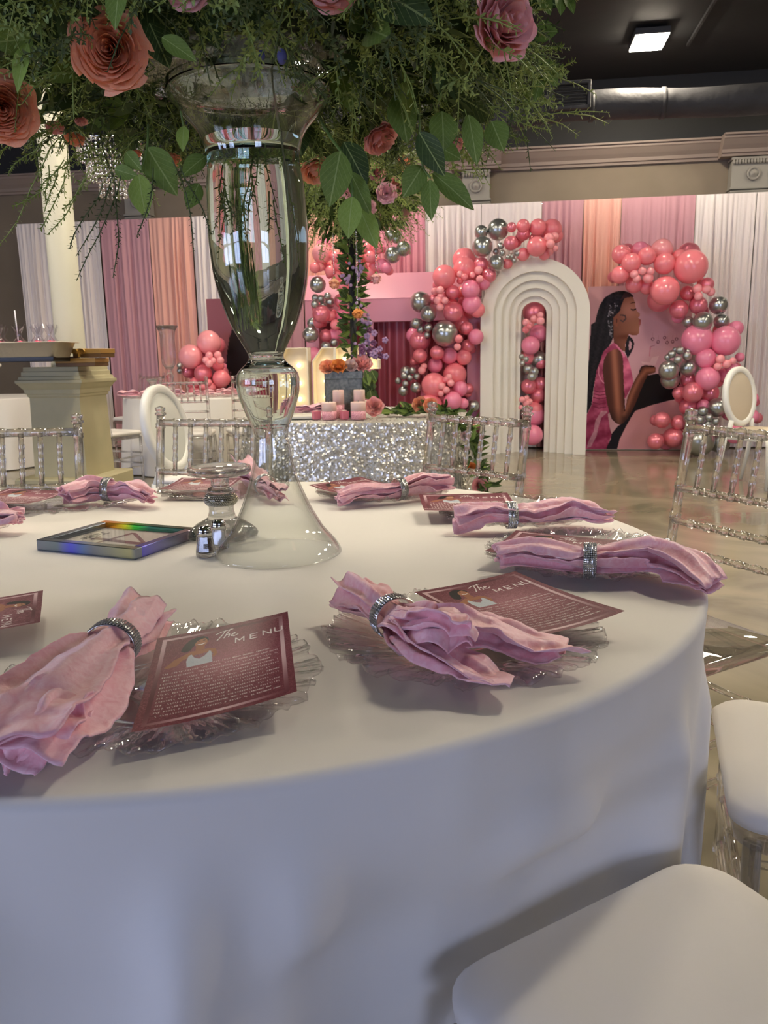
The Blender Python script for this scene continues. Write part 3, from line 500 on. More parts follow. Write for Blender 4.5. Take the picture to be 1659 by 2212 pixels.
# ------------------------------------------------------------------ white arch of nested steps
at = thing('arch_panel', 'white arch of nested stepped rings with a narrow opening, beside the poster', 'arch', O, ROT)
ac = 1.833
steps = [(.597, .52, .60, 1.575), (.468, .42, .47, 1.575), (.378, .36, .385, 1.575), (.292, .30, .30, 1.575), (.210, .24, .215, 1.575)]
outer = [.597, .455, .368, .285, .205]; inner = [.455, .368, .285, .205, .143]; dep = [.30, .235, .17, .105, .045]; zc = 1.572
for k in range(5):
    ro, ri, dd = outer[k]+(.0 if k == 0 else .004), inner[k], dep[k]
    o0 = .40; o1 = o0+dd
    def path(r, ztop):
        return [(ac-r, 0.0)]+[(ac+r*cos(pi-pi*j/40), ztop+r*sin(pi-pi*j/40)) for j in range(41)]+[(ac+r, 0.0)]
    zo = zc; Po, Pi = path(ro, zo), path(ri, zo)
    R = []
    for (x0, z0), (x1, z1) in zip(Po, Pi): R.append([(x0, -o1, z0), (x0, -o0, z0), (x1, -o0, z1), (x1, -o1, z1)])
    b = MB(); b.rings(R, 0, False)
    b.build('arch_step', 'arch_white', at)
# ------------------------------------------------------------------ balloons
BM = {}
for k_, m_ in (('o','balloon_coral'), ('k','balloon_pink'), ('p','balloon_pearl'), ('l','balloon_light'), ('c','balloon_chrome')):
    b = MB(); n = 24
    b.lathe([(-1.0, .001), (-.97, .22), (-.88, .46), (-.72, .69), (-.5, .87), (-.25, .97), (0, 1.0), (.25, .965), (.5, .86), (.72, .70), (.9, .50), (1.02, .27), (1.08, .11), (1.10, .045), (1.16, .10), (1.155, .001)], n)
    BM[k_] = b.mesh('balloon', m_)
def garland(key, label):
    g = thing('balloon_garland', label, 'balloon garland', O, ROT, None); rs = random.Random(len(key))
    for it in BAL[key].split(';'):
        s_, of, z, r, c = it.split(','); s_, of, z, r = int(s_)/1000, int(of)/1000, int(z)/1000, int(r)/1000
        o = link('balloon', BM[c], g, (s_, -of, z)); q = r*.985
        o.scale = (q, q, q*rs.uniform(.98, 1.03))
        o.rotation_euler = (pi/2+rs.uniform(-.5, .5)+pi, rs.uniform(-.3, .3), rs.uniform(-1, 1))   # knots point back into the garland
    return g
garland('arch', 'big coral, pearl and chrome balloon garland climbing over the left side of the white arch')
garland('opening', 'column of pink and chrome balloons seen through the opening of the white arch')
garland('poster', 'pink and chrome balloon garland curving around the right of the poster of a woman')
garland('left', 'small bunch of pink balloons in front of the coral drape, left of the glass vase')
garland('booth', 'coral and chrome balloon garland on the pink booth, behind the tall flower stand')

# ------------------------------------------------------------------ printed posters
def shade(img, mask, col, soft=0): img[mask] = np.array(col, float)
def poster_img(h, w_):
    X, Y = np.meshgrid(20+1330*(np.arange(w_)+.5)/w_, 100+2030*(np.arange(h)+.5)/h); rs = np.random.RandomState(5)
    img = np.zeros((h, w_, 3)); t = np.clip((X+Y)/3000, 0, 1)[..., None]
    img[:] = np.array((212,164,168))*(1-t)+np.array((206,160,166))*t
    d = np.exp(-((X-1000)**2+(Y-450)**2)/2/330**2)[..., None]; img = img*(1-d*.35)+np.array((150,100,112))*d*.35
    P = lambda *a: inpoly(X, Y, a)
    nz = smooth_noise((h, w_), 6, rs)-.5; streak = smooth_noise((h, w_), 3, rs)-.5
    black = P((930,1180),(820,1200),(720,1450),(640,1640),(540,1790),(470,1830),(390,1930),(380,2000),(310,2140),(470,2140),(500,2000),(570,1850),(640,1720),(690,1640),(900,1570),(1100,1520),(1250,1490),(1250,1150))
    shade(img, P((470,2140),(500,2000),(570,1850),(640,1720),(690,1640),(900,1570),(1120,1520),(1361,1500),(1361,2140)), (206,146,150))
    shade(img, black, (24,18,20))
    hair = P((480,165),(400,166),(330,182),(230,240),(172,330),(138,440),(122,530),(70,560),(62,800),(45,1200),(28,1500),(20,1720),(62,1660),(110,1560),(130,1350),(160,1150),(235,950),(335,790),(400,640),(450,480),(470,350),(560,260),(605,235),(545,185))
    base = np.array((26,22,24))[None, None]+12*(np.sin(X*.06+Y*.012)*.5+.5)[..., None]+20*streak[..., None]
    img = np.where(hair[..., None], base, img)
    strand = P((560,700),(610,745),(635,800),(632,850),(600,920),(560,990),(520,900),(530,780)) & ~P((575,760),(605,800),(600,860),(575,890),(565,830))
    shade(img, strand, (28,22,24))
    # face, ear, neck
    face = P((530,195),(575,225),(605,262),(622,310),(630,352),(642,395),(668,425),(691,440),(692,468),(668,490),(690,505),(712,518),(706,540),(712,565),(694,600),(690,640),(690,682),(664,704),(610,704),(560,688),(545,740),(525,800),(520,900),(440,870),(370,800),(362,640),(352,540),(352,480),(385,455),(440,400),(450,340),(480,270))
    u = np.clip((X-350)/340, 0, 1); sk = np.array((122,74,54))*(1-u[..., None])+np.array((156,102,76))*u[..., None]
    sk += 46*np.exp(-((X-545)**2/90**2+(Y-400)**2/80**2)/2)[..., None]*np.array((.9,.75,.8)) - 34*np.exp(-((X-560)**2/120**2+(Y-720)**2/28**2)/2)[..., None]
    sk -= 40*np.clip((Y-700)/160, 0, 1)[..., None]*np.clip((560-X)/160, .2, 1)[..., None]*np.array((.7,.6,.5))
    img = np.where(face[..., None], sk, img)
    shade(img, P((540,185),(480,190),(430,280),(500,250),(560,240),(590,235)), (60,34,34))
    shade(img, P((372,470),(412,468),(425,500),(415,590),(395,600),(362,560)), (142,84,60)); shade(img, P((392,490),(408,505),(402,560),(390,540)), (90,48,36))
    shade(img, segd(X, Y, ((445,455),(500,460),(515,500),(480,535),(452,520))) < 9, (84,66,62))
    shade(img, P((552,325),(590,302),(625,305),(622,316),(590,316)), (64,36,30))
    shade(img, P((570,378),(600,388),(640,380),(645,395),(605,408),(575,396)), (40,24,22))
    shade(img, P((640,455),(665,440),(680,470),(655,475)), (176,116,88))
    shade(img, P((688,512),(712,518),(706,542),(684,540)), (150,78,72)); shade(img, P((684,545),(708,545),(712,566),(694,590),(680,572)), (160,88,80))
    # pink dress
    dress = P((372,788),(330,815),(250,890),(225,940),(212,1000),(162,1130),(140,1300),(128,1450),(110,1570),(62,1670),(20,1730),(10,2140),(320,2140),(345,2070),(392,1950),(360,1840),(330,1680),(560,1470),(640,1300),(646,1280),(630,1200),(600,1090),(565,1000),(520,930),(455,870),(410,815))
    dc = np.array((184,82,116))+26*np.sin(Y*.03+X*.011)[..., None]*np.array((.8,.7,.7))+30*nz[..., None]
    dc = dc-28*np.clip((Y-1300)/700, 0, 1)[..., None]+np.array((26,20,16))*np.exp(-((X-540)**2/60**2+(Y-1080)**2/160**2)/2)[..., None]
    img = np.where(dress[..., None], dc, img)
    for yy in (1380, 1420, 1465, 1530, 1580): shade(img, (segd(X, Y, ((130,yy),(210,yy+22),(300,yy+8))) < 6) & dress, (128,40,70))
    gl = P((240,1640),(325,1640),(322,1660),(250,1720),(215,1830),(190,1960),(120,2100),(70,2110),(85,2030),(150,1900),(170,1760))
    img = np.where((gl & dress)[..., None], img*.35+np.array((214,176,180))*.65+20*nz[..., None], img)
    shade(img, segd(X, Y, ((405,820),(470,890),(512,960))) < 10, (226,128,158))
    # arms
    arm = P((372,872),(430,870),(468,900),(492,960),(505,1040),(515,1200),(528,1350),(545,1560),(548,1640),(560,1600),(575,1480),(640,1300),(700,1190),(738,1125),(752,1095),(830,1085),(925,1098),(925,1165),(830,1192),(792,1270),(740,1400),(690,1540),(640,1650),(590,1740),(540,1795),(490,1815),(440,1795),(385,1745),(340,1640),(310,1520),(285,1400),(262,1270),(240,1130),(250,1000),(300,910))
    ax = np.clip((X-(250+(Y-900)*.12))/230, 0, 1)
    ac_ = np.array((88,48,36))+(np.exp(-((ax-.55)**2)/.045)*84)[..., None]*np.array((1,.72,.56))
    fo = np.exp(-(segd(X, Y, ((548,1680),(640,1420),(720,1240),(800,1140),(900,1130)))/34)**2); ac_ = ac_+ (fo*66)[..., None]*np.array((1,.72,.56))
    ac_ = ac_*(1-.45*np.clip((Y-1600)/230, 0, 1))[..., None]
    img = np.where(arm[..., None], np.clip(ac_, 30, 225), img)
    shade(img, segd(X, Y, ((528,1400),(540,1560),(548,1640))) < 8, (70,38,30))
    shade(img, segd(X, Y, ((186,1090),(192,1180),(225,1250),(262,1285))) < 6, (232,150,176))
    shade(img, segd(X, Y, ((722,1150),(745,1095),(790,1080),(900,1092))) < 9, (46,30,30))
    # beads down the hair, candles on the cake
    for k_ in range(60):
        tt = rs.rand(); q = np.interp(tt, (0,.3,.6,1), (365,320,318,338)), np.interp(tt, (0,.3,.6,1), (310,460,580,735)); sp = 52*(1-tt)+8
        x0, y0 = q[0]+rs.uniform(-1, 1)*sp, q[1]+rs.uniform(-1, 1)*26
        shade(img, np.hypot(X-x0, Y-y0) < rs.uniform(6, 11), (150,146,150) if k_ % 2 else (90,86,92))
    for x0, y0 in ((870,755),(940,790),(1020,740),(1055,800),(1125,790),(1172,760)):
        rr = np.hypot(X-x0, (Y-y0)); shade(img, (rr < 21) & (rr > 12), (112,70,80)); shade(img, (np.abs(X-x0) < 4) & (Y < y0-20) & (Y > y0-80), (180,128,136))
    shade(img, segd(X, Y, ((846,850),(840,960))) < 7, (196,120,136)); shade(img, segd(X, Y, ((846,846),(900,830))) < 4, (150,96,106))
    cake = P((730,1030),(760,1060),(920,1075),(960,960),(870,980),(850,1040)); img = np.where(cake[..., None], img*.6+np.array((236,206,206))*.4, img)
    return img
def poster(name, label, s0, s1, z1, off, img, m='poster_print'):
    h, w_ = img.shape[:2]; t = thing(name, label, 'poster', O, ROT)
    x = np.linspace(s0, s1, w_); z = np.linspace(z1, .012, h)
    P = np.zeros((h, w_, 3)); P[..., 0] = x[None]; P[..., 1] = -(off+.022); P[..., 2] = z[:, None]
    o = sheet('printed_sheet', P, m, t, False); paint(o.data, img)
    b = MB(); b.box(((s0+s1)/2, -off, (z1+.005)/2), (s1-s0, .04, z1-.005), bev=.004); b.build('board', 'arch_white', t)
    return t
poster('standing_poster', 'pink poster of a woman in a shiny pink dress, right of the white arch', 2.452, 3.60, 1.88, .24, poster_img(380, 220))
def poster2(h, w_):
    X, Y = np.meshgrid((np.arange(w_)+.5)/w_, (np.arange(h)+.5)/h); im = np.zeros((h, w_, 3)); im[:] = (150,90,100)
    im[:] = im*(1-.25*X[..., None])
    hd = inpoly(X, Y, ((.52,.10),(.40,.16),(.32,.25),(.26,.38),(.24,.55),(.25,.72),(.30,.80),(.44,.82),(.46,.62),(.56,.44),(.66,.30),(.68,.18),(.62,.11)))
    sk = inpoly(X, Y, ((.58,.18),(.68,.20),(.74,.28),(.73,.36),(.66,.40),(.60,.44),(.56,.40)))
    dr_ = inpoly(X, Y, ((.44,.52),(.58,.42),(.72,.46),(.80,.62),(.82,1),(.36,1),(.40,.75)))
    im[dr_] = (176,46,84); im[sk] = (140,90,66); im[hd] = (26,18,20)
    return im
poster('standing_poster', 'dark rose poster of a woman in hot pink, half hidden behind the vase', -2.105, -1.25, 1.855, .30, poster2(160, 80))

# ------------------------------------------------------------------ pink booth with curtains
bt = thing('photo_booth', 'pink box-shaped photo booth with a sloped roof and rose satin curtains inside', 'photo booth', O, ROT)
s0, s1 = -.83, 1.235; o0, o1 = .18, .50
b = MB(); b.box(((s0+s1)/2, -o1+.03, 1.665), (s1-s0, .06, .27), bev=.006); b.build('fascia', 'booth_pink', bt)
b = MB(); b.rings([[(s_, -o1, 1.79), (s_, -o1-.004, 1.795), (s_, -o0-.06, 2.10), (s_, -o0-.02, 2.10), (s_, -o0-.02, 1.79)] for s_ in (s0, s1)], 0, False); b.build('roof', 'booth_pink_top', bt)
for a in (s0, s1-.16):
    b = MB(); b.box((a+.08, -(o0+o1)/2, .77), (.16, o1-o0, 1.54), bev=.006); b.build('side_panel', 'booth_pink', bt)
b = MB(); b.box((-.095, -o1+.02, .77), (.155, .04, 1.54), bev=.006); b.build('post', 'booth_pink', bt)
b = MB(); b.box(((s0+s1)/2, -o0+.02, .77), (s1-s0, .03, 1.54)); b.build('back_panel', 'satin_rose', bt)
for k_, (a, c) in enumerate(((s0+.17, -.15), (.0, .5), (.48, s1-.17))):
    rs = np.random.RandomState(60+k_); n = int((c-a)*130); x = np.linspace(a, c, n); P = np.zeros((6, n, 3))
    f = sum(rs.uniform(.3, 1)*np.sin(x*rs.uniform(14, 60)+rs.rand()*6) for _ in range(8))*.012
    for i, z in enumerate(np.linspace(1.54, .02, 6)): P[i, :, 0] = x; P[i, :, 1] = -(o0+.10)-f*(1+.2*i); P[i, :, 2] = z
    sheet('curtain', P, 'satin_rose', bt)

# ------------------------------------------------------------------ marquee numbers 1 and 6
def marquee(name, label, s_, off, polys, bulbs, hgt=1.235):
    t = thing(name, label, 'marquee number', W(s_, off, 0), ROT)
    for P in polys:
        b = MB(); n = len(P)
        R = [[(x, y, z) for x, z in P] for y in (0, -.02)]
        b.rings([[(x, 0, z) for x, z in P], [(x, -.03, z) for x, z in P]], 0, False); b.build('face', 'marquee_white', t)
        b = MB(); cx = sum(p[0] for p in P)/n; cz = sum(p[1] for p in P)/n
        inn = [(cx+(x-cx)*.93, cz+(z-cz)*.98) for x, z in P]
        b.rings([[(x, -.03, z) for x, z in P], [(x, -.14, z) for x, z in P], [(x, -.14, z) for x, z in inn], [(x, -.03, z) for x, z in inn]], 0, False, True, False, False); b.build('rim', 'marquee_white', t)
    for x, z in bulbs:
        b = MB(); b.sphere((x, -.055, z), .021, 10, 8); o = b.build('bulb', 'bulb', t)
        b = MB(); b.lathe([(0, .014), (.03, .014)], 10, M=Matrix.Translation((x, -.03, z)) @ Matrix.Rotation(pi/2, 4, 'X')); b.build('socket', 'chrome', o)
    return t
H = 1.235
marquee('marquee_number', 'white light-up number 1 with bulbs, left of the 6 behind the silver table', -.56, 1.9,
  [[(-.11, 0), (.115, 0), (.115, H), (-.11, H), (-.19, H-.13), (-.19, H-.27), (-.11, H-.27)]], [(0, z) for z in (.08, .24, .40, .56, .72, .88, 1.06)])
marquee('marquee_number', 'white light-up number 6 with bulbs, behind the candles and the flower box', -.065, 1.9,
  [[(-.335, .10), (-.235, 0), (-.11, 0), (-.11, H), (-.235, H), (-.335, H-.13)], [(-.11, H-.22), (.335, H-.22), (.335, H-.13), (.235, H), (-.11, H)],
   [(-.11, 0), (.235, 0), (.335, .10), (.335, .60), (.235, .70), (-.11, .70), (-.11, .48), (.11, .48), (.11, .22), (-.11, .22)]],
  [(-.22, z) for z in (.10, .26, .42, .58, .74, .90, 1.08)]+[(-.02, 1.12), (.14, 1.12), (.24, 1.06), (-.0, .59), (.14, .58), (.22, .42), (.22, .24), (.1, .1), (-.04, .1)])

# ------------------------------------------------------------------ round column on its stepped pedestal
pd = thing('pedestal', 'cream stepped pedestal carrying the round column, gold boxes on its cap', 'pedestal', (-2.40, 6.15, 0), -.16)
b = MB(); b.box((0, 0, .14), (.64, .64, .28), bev=.012); b.build('plinth', 'pedestal_cream', pd)
b = MB(); b.rings([[(sx*r, sy*r, z) for sx, sy in ((-1,-1),(1,-1),(1,1),(-1,1))] for z, r in ((.28, .212), (.90, .20))], 0, False); b.build('shaft', 'pedestal_cream', pd)
b = MB(); b.rings([[(sx*r, sy*r, z) for sx, sy in ((-1,-1),(1,-1),(1,1),(-1,1))] for z, r in ((.875, .201), (.885, .21), (.90, .212), (.905, .222), (.935, .226), (.95, .238), (.975, .254), (.985, .265), (1.005, .265), (1.01, .25), (1.03, .245), (1.035, .232), (1.065, .23), (1.07, .22), (1.10, .218))], 0, False); b.build('cap', 'pedestal_cream', pd)
b = MB(); b.lathe([(0, .15), (.03, .15), (.05, .125), (.08, .118), (.1, .108), (3.1, .10)], 32); structure(b.build('column', 'column_cream', None, (-2.36, 6.17, 1.10)))
# ------------------------------------------------------------------ clear bamboo-style chairs
def bamboo(b, P0, P1, r, joints, n=12):
    """straight rod with slightly raised joints, as turned acrylic has"""
    P0, P1 = Vector(P0), Vector(P1); L = (P1-P0).length; pts = [(0, r)]
    for j in joints: pts += [(j*L-.010, r), (j*L-.005, r*1.28), (j*L, r*1.12), (j*L+.005, r*1.28), (j*L+.010, r)]
    pts.append((L, r)); q = (P1-P0).normalized()
    R = []
    a = q.cross(Vector((0, 0, 1)));  a = q.cross(Vector((1, 0, 0))) if a.length < .3 else a
    a.normalize(); c = q.cross(a)
    for d, rr in pts: R.append([P0+q*d+(a*cos(2*pi*k/n)+c*sin(2*pi*k/n))*rr for k in range(n)])
    return b.rings(R[::-1])
def clear_chair(name, label, cushion=True, seat_z=.445, wd=.40, group=None):
    """faces +y: the back stands at y=0 and the seat runs towards +y"""
    t = thing(name, label, 'chair', (0,0,0), 0, group); h = wd/2; top = .955
    lean = lambda z: (-.075*(z-.45)/.5 if z > .45 else -.05*(.45-z)/.45)
    for sx in (-1, 1):
        b = MB(); P = [(sx*(h-.005), lean(0), .012), (sx*h, 0, .45), (sx*h, lean(top), top)]
        bamboo(b, P[0], P[1], .0135, (.35, .72)); bamboo(b, P[1], P[2], .0135, (.05, .27, .47, .64, .93))
        o = b.build('back_post', 'acrylic', t)
        f = MB(); f.lathe([(top-.002, .011), (top+.002, .019), (top+.008, .019), (top+.012, .012), (top+.018, .017), (top+.026, .017), (top+.032, .001)], 12, (sx*h, lean(top), 0)); f.build('finial', 'acrylic', o)
        b = MB(); bamboo(b, (sx*(h+.005), .37, .012), (sx*h, .375, .43), .0135, (.35, .72)); b.build('front_leg', 'acrylic', t)
    for z, r in ((.93, .0125), (.765, .0105), (.675, .010), (.60, .009)):
        b = MB(); bamboo(b, (-h, lean(z), z), (h, lean(z), z), r, tuple((k+1)/7 for k in range(6))); b.build('back_rail', 'acrylic', t)
    sp = None
    for k in range(6):
        x = -h+wd*(k+1)/7
        if sp is None:
            b = MB(); bamboo(b, (0, lean(.768), .768), (0, lean(.928), .928), .0075, (.25, .5, .75), 10); sp = b.mesh('spindle', 'acrylic')
        link('spindle', sp, t, (x, 0, 0))
    for z in (.14, .24):
        for a, c in (((-h, -.02, z), (-h, .37, z)), ((h, -.02, z), (h, .37, z)), ((-h, .372, z+.03), (h, .372, z+.03)), ((-h, -.03, z), (h, -.03, z))):
            b = MB(); bamboo(b, a, c, .009, (.3, .7)); b.build('stretcher', 'acrylic', t)
    b = MB()
    def sq(z, g, rad=.05):
        out = []
        for cx, cy, a0 in ((h+g-rad, .395+g-rad, 0), (-h-g+rad, .395+g-rad, pi/2), (-h-g+.02+rad, -.01-g+rad, pi), (h+g-.02-rad, -.01-g+rad, 3*pi/2)):
            out += [(cx+rad*cos(a0+k*pi/12), cy+rad*sin(a0+k*pi/12), z) for k in range(7)]
        return out
    b.rings([sq(seat_z-.035, -.002), sq(seat_z-.03, .004), sq(seat_z-.005, .004), sq(seat_z, -.002)]); b.build('seat_frame', 'acrylic', t)
    if cushion:
        b = MB(); b.rings([sq(seat_z+.001, .0), sq(seat_z+.006, .012), sq(seat_z+.024, .016, .06), sq(seat_z+.036, .006, .06), sq(seat_z+.043, -.03, .06), sq(seat_z+.047, -.10, .06)])
        tag(b.build('cushion', 'seat_white', t), 'white padded seat cushion')
    return t
def back(lx, ly, rx, ry):
    """chair whose back runs from the left post to the right post as seen from the camera, seat towards the camera side"""
    return ((lx+rx)/2, (ly+ry)/2, 0), math.atan2(ry-ly, rx-lx)+pi
G_ = 'clear chairs around the near round table'
p, r = back(.79, 2.17, .965, 1.82)
ch = clear_chair('bamboo_chair', 'clear acrylic chair without a cushion at the right edge, tucked against the near table', False, .445, .40, G_); ch.location = p; ch.rotation_euler = (0, 0, r)
p, r = back(.105, 2.70, .40, 2.385)
ch2 = clear_chair('bamboo_chair', 'clear acrylic chair behind the near table, in front of the greenery of the silver table', True, .445, .40, G_); ch2.location = p; ch2.rotation_euler = (0, 0, r); ch = ch2
p, r = back(-.80, 2.66, -.37, 2.54)
dup(ch, p, r, 'clear acrylic chair straight behind the glass candle holder', G_)
p, r = back(-1.33, 2.34, -.925, 2.36)
dup(ch, p, r, 'clear acrylic chair at the left edge, in front of the cream pedestal', G_)
# two chairs whose white cushions show at the lower right
def seatchair(cx, cy, ang, label, tw=0):
    d = Vector((cos(ang), sin(ang))); return dup(ch, (cx+d.x*.2, cy+d.y*.2, 0), ang+pi/2+tw, label, G_)
seatchair(.765, 1.187, math.radians(-18.6), 'clear chair with a white cushion, half hidden by the right edge of the tablecloth')
seatchair(.335, .678, math.radians(-59.5), 'clear chair with a big white cushion nearest the camera, at the lower right corner')

# ------------------------------------------------------------------ oval-back chairs
def oval_chair(name, label, loc, rz, frosted):
    t = thing(name, label, 'chair', loc, rz, None); M0 = Matrix.Rotation(.20 if frosted else .12, 3, 'X'); m0 = 'oval_white'
    def el(rx, rzz, y, n=40): return [M0 @ Vector((rx*cos(2*pi*k/n), y, rzz*sin(2*pi*k/n)))+Vector((0, 0, .75)) for k in range(n)]
    b = MB(); b.rings([el(.235, .255, -.016), el(.235, .255, .016), el(.222, .242, .024), el(.195, .215, .024), el(.185, .205, .016), el(.185, .205, -.016), el(.195, .215, -.024), el(.222, .242, -.024)], loop=True); b.build('back_frame', m0, t)
    b = MB(); b.rings([el(.187, .207, .008), el(.16, .18, .018), el(.08, .09, .022), el(.001, .001, .022)], cap0=False); b.rings([el(.187, .207, -.008), el(.16, .18, -.018), el(.08, .09, -.022), el(.001, .001, -.022)][::-1], cap0=False)
    tag(b.build('back_panel', 'oval_panel' if frosted else 'oval_seat', t), 'smooth white oval panel' if frosted else 'beige upholstered oval panel')
    for sx in (-1, 1):
        b = MB(); b.tube([(sx*.15, .035, .555), (sx*.165, .03, .5), (sx*.185, .02, .44)], [.022, .02, .024], 10); b.build('back_support', m0, t)
        b = MB(); b.tube([(sx*.195, .02, .45), (sx*.20, -.01, .25), (sx*.205, -.06, .006)], [.022, .018, .014], 10); b.build('rear_leg', m0, t)
        b = MB(); b.tube([(sx*.205, .40, .43), (sx*.205, .405, .36), (sx*.205, .41, .006)], [.026, .022, .013], 10); b.build('front_leg', m0, t)
    def sq(z, g): return [( (.225+g)*math.copysign(abs(cos(a))**.5, cos(a)), .21+(.225+g)*math.copysign(abs(sin(a))**.5, sin(a)), z) for a in np.linspace(0, 2*pi, 33)[:-1]]
    b = MB(); b.rings([sq(.40, -.01), sq(.405, .0), sq(.45, .0), sq(.455, -.01)]); b.build('seat_frame', m0, t)
    b = MB(); b.rings([sq(.456, -.02), sq(.465, -.008), sq(.48, -.015), sq(.49, -.05), sq(.494, -.12)]); b.build('cushion', 'seat_white' if frosted else 'oval_seat', t)
    return t
oval_chair('oval_chair', 'white chair with a plain white oval back, behind the clear chair left of the vase', (-1.255, 4.62, 0), math.radians(-105), True)
oval_chair('oval_chair', 'white chair with a beige oval back, at the right edge beside the poster garland', (3.06, 6.85, 0), math.radians(-145), False)

# ------------------------------------------------------------------ tablecloths
def cloth_mesh(R, zt, folds, seed, amp=.05, flare=.07, n=360, dents=(), floor=.012, rows=30, ridges=0):
    rs = np.random.RandomState(seed); th = np.linspace(0, 2*pi, n+1)[:-1]
    f = np.zeros(n)
    for k in range(len(folds)): f += folds[k][1]*np.sin(folds[k][0]*th+folds[k][2]+.35*np.sin(3*th+k))
    f = f/np.abs(f).max(); f = np.where(f > 0, np.abs(f)**.8, -np.abs(f)**1.1)
    RK = [(2*pi*k/ridges+rs.uniform(-.06, .06), rs.uniform(.045, .085), rs.uniform(.4, 1), rs.uniform(-.3, .3), rs.uniform(.01, .10)) for k in range(ridges)] if ridges else []
    def ridge(t):
        o = np.zeros(n)
        for a, wd, A_, sl, t0 in RK:
            if -.75 < (a+pi) % (2*pi)-pi < .1: A_ *= .3
            d = (th-a-sl*(t-.3)+pi) % (2*pi)-pi; o += A_*np.exp(-(d/(wd*(.55+.8*t)))**2)*np.clip((t-t0)*6, 0, 1)**1.5
        return o
    prof = [(r, zt) for r in np.linspace(.02, R-.013, 26)]
    prof += [(R-.013+.013*sin(a), zt-.013*(1-cos(a))) for a in np.linspace(.2, pi/2, 6)]
    rows_z = np.linspace(zt-.02, floor, rows); P = []
    for r, z in prof:
        zz = np.full(n, z)
        P.append(np.stack([r*np.cos(th), r*np.sin(th), zz], 1))
    for z in rows_z:
        t = max(0., (zt-.013-z)/(zt-.013)); f_ = ridge(t) if ridges else np.interp((th+.10*t*np.sin(th*5)) % (2*pi), np.append(th, 2*pi), np.append(f, f[0])); rr = R+flare*t**.8+amp*f_*(np.clip(t*5, 0, 1) if ridges else np.clip(t*2.2-.12, 0, 1)**1.1)*(.6+.5*t)
        for a, dep, wdt, *zt_ in dents:
            if zt_ and z > zt_[0]: continue
            d = (th-a+pi) % (2*pi)-pi; k = np.exp(-(d/wdt)**6)*np.clip((.66-z)/.13, 0, 1); rr = rr*(1-k)+np.minimum(rr, dep)*k
        P.append(np.stack([rr*np.cos(th), rr*np.sin(th), np.full(n, z)], 1))
    P = np.array(P); m_ = len(P); b = MB(); V = P.reshape(-1, 3)
    F = [(i*n+j, i*n+n+j, i*n+n+(j+1) % n, i*n+(j+1) % n) for i in range(m_-1) for j in range(n)]
    F.append(tuple(range(n))); b.add(V, F); return b
def round_table(name, label, loc, R, zt=.742, rz=0):
    t = thing(name, label, 'table', loc, rz)
    b = MB(); b.lathe([(zt-.03, R-.03), (zt-.028, R-.026), (zt-.005, R-.026), (zt-.002, R-.03)], 48); b.build('tabletop', 'gold_dark', t)
    for sx in (-1, 1):
        for sy in (-1, 1):
            b = MB(); b.tube([(sx*.38, sy*.30, zt-.03), (sx*.42, sy*.33, .005)], .014, 8); b.build('leg', 'duct_black', t)
    return t
TC = (-.334, 1.555); ZT = .76
round_table('round_table', 'round folding table hidden under the near white cloth', (TC[0], TC[1], 0), .915)
ca = [math.atan2(y-TC[1], x-TC[0]) for x, y in ((.88, 2.0), (.25, 2.54), (-.58, 2.6), (-1.13, 2.35))]
dents = [(a, .60, .42) for a in ca]+[(math.radians(-18.6), .945, .30), (math.radians(-59.5), .855, .31), (math.radians(-59.5), .845, .44, .38)]
b = cloth_mesh(.915, ZT, ((25, 1, .9), (37, .7, 1.9), (14, .8, 2.2)), 3, .125, -.02, 900, dents, ridges=30)
tag(b.build('tablecloth', 'white_cloth', None, (TC[0], TC[1], 0)), 'smooth white floor-length cloth on the near round table', 'tablecloth')
# silver sequin table
SC = (-.17, 5.38)
round_table('round_table', 'round table hidden under the silver sequin cloth', (SC[0], SC[1], 0), .75)
b = cloth_mesh(.75, ZT, ((22, 1, .4), (31, .6, 1.2), (13, .5, 0)), 4, .05, .05, 300)
sq_ = b.build('tablecloth', 'sequin_cloth', None, (SC[0], SC[1], 0)); tag(sq_, 'silver sequin cloth on the table with candles and the tall flower stand', 'tablecloth')
V = np.array(b.v); q = MB(); rs = np.random.RandomState(8)
SV = []; SF = []
for row in range(62):
    z = .752-row*.0119
    nn = 250
    for k in range(nn):
        a = -pi+ pi*(k+rs.uniform(-.25, .25))/nn
        i = int((a % (2*pi))/(2*pi)*300) % 300; t = (.738-z)/.738
        col = V[[300*(32+r)+i for r in range(30)]] if False else None
        zz = np.linspace(ZT-.03, .012, 30); rr = np.hypot(V[300*32+i:300*62+i:300, 0], V[300*32+i:300*62+i:300, 1])
        r0 = np.interp(-z, -zz, rr) if z < ZT-.03 else .75
        nrm = Vector((cos(a)+rs.normal(0, .33), sin(a)+rs.normal(0, .33), .1+rs.normal(0, .38))).normalized(); c_ = Vector(((r0+.006)*cos(a), (r0+.006)*sin(a), z+rs.uniform(-.003, .003)))
        e1 = nrm.cross(Vector((0, 0, 1))).normalized(); e2 = nrm.cross(e1); o_ = len(SV)
        for j in range(6): SV.append(c_+(e1*cos(j*pi/3)+e2*sin(j*pi/3))*.0082)
        SF.append(tuple(range(o_, o_+6)))
for k in range(2600):
    a = rs.uniform(-pi, pi); r0 = .745*math.sqrt(rs.rand()); c_ = Vector((r0*cos(a), r0*sin(a), ZT+.002)); nrm = Vector((rs.normal(0, .12), rs.normal(0, .12), 1)).normalized()
    e1 = nrm.cross(Vector((1, 0, 0))).normalized(); e2 = nrm.cross(e1); o_ = len(SV)
    for j in range(6): SV.append(c_+(e1*cos(j*pi/3)+e2*sin(j*pi/3))*.006)
    SF.append(tuple(range(o_, o_+6)))
q.add(SV, SF, 0, False); tag(q.build('sequins', 'sequin', sq_), None, None, None, 'stuff')
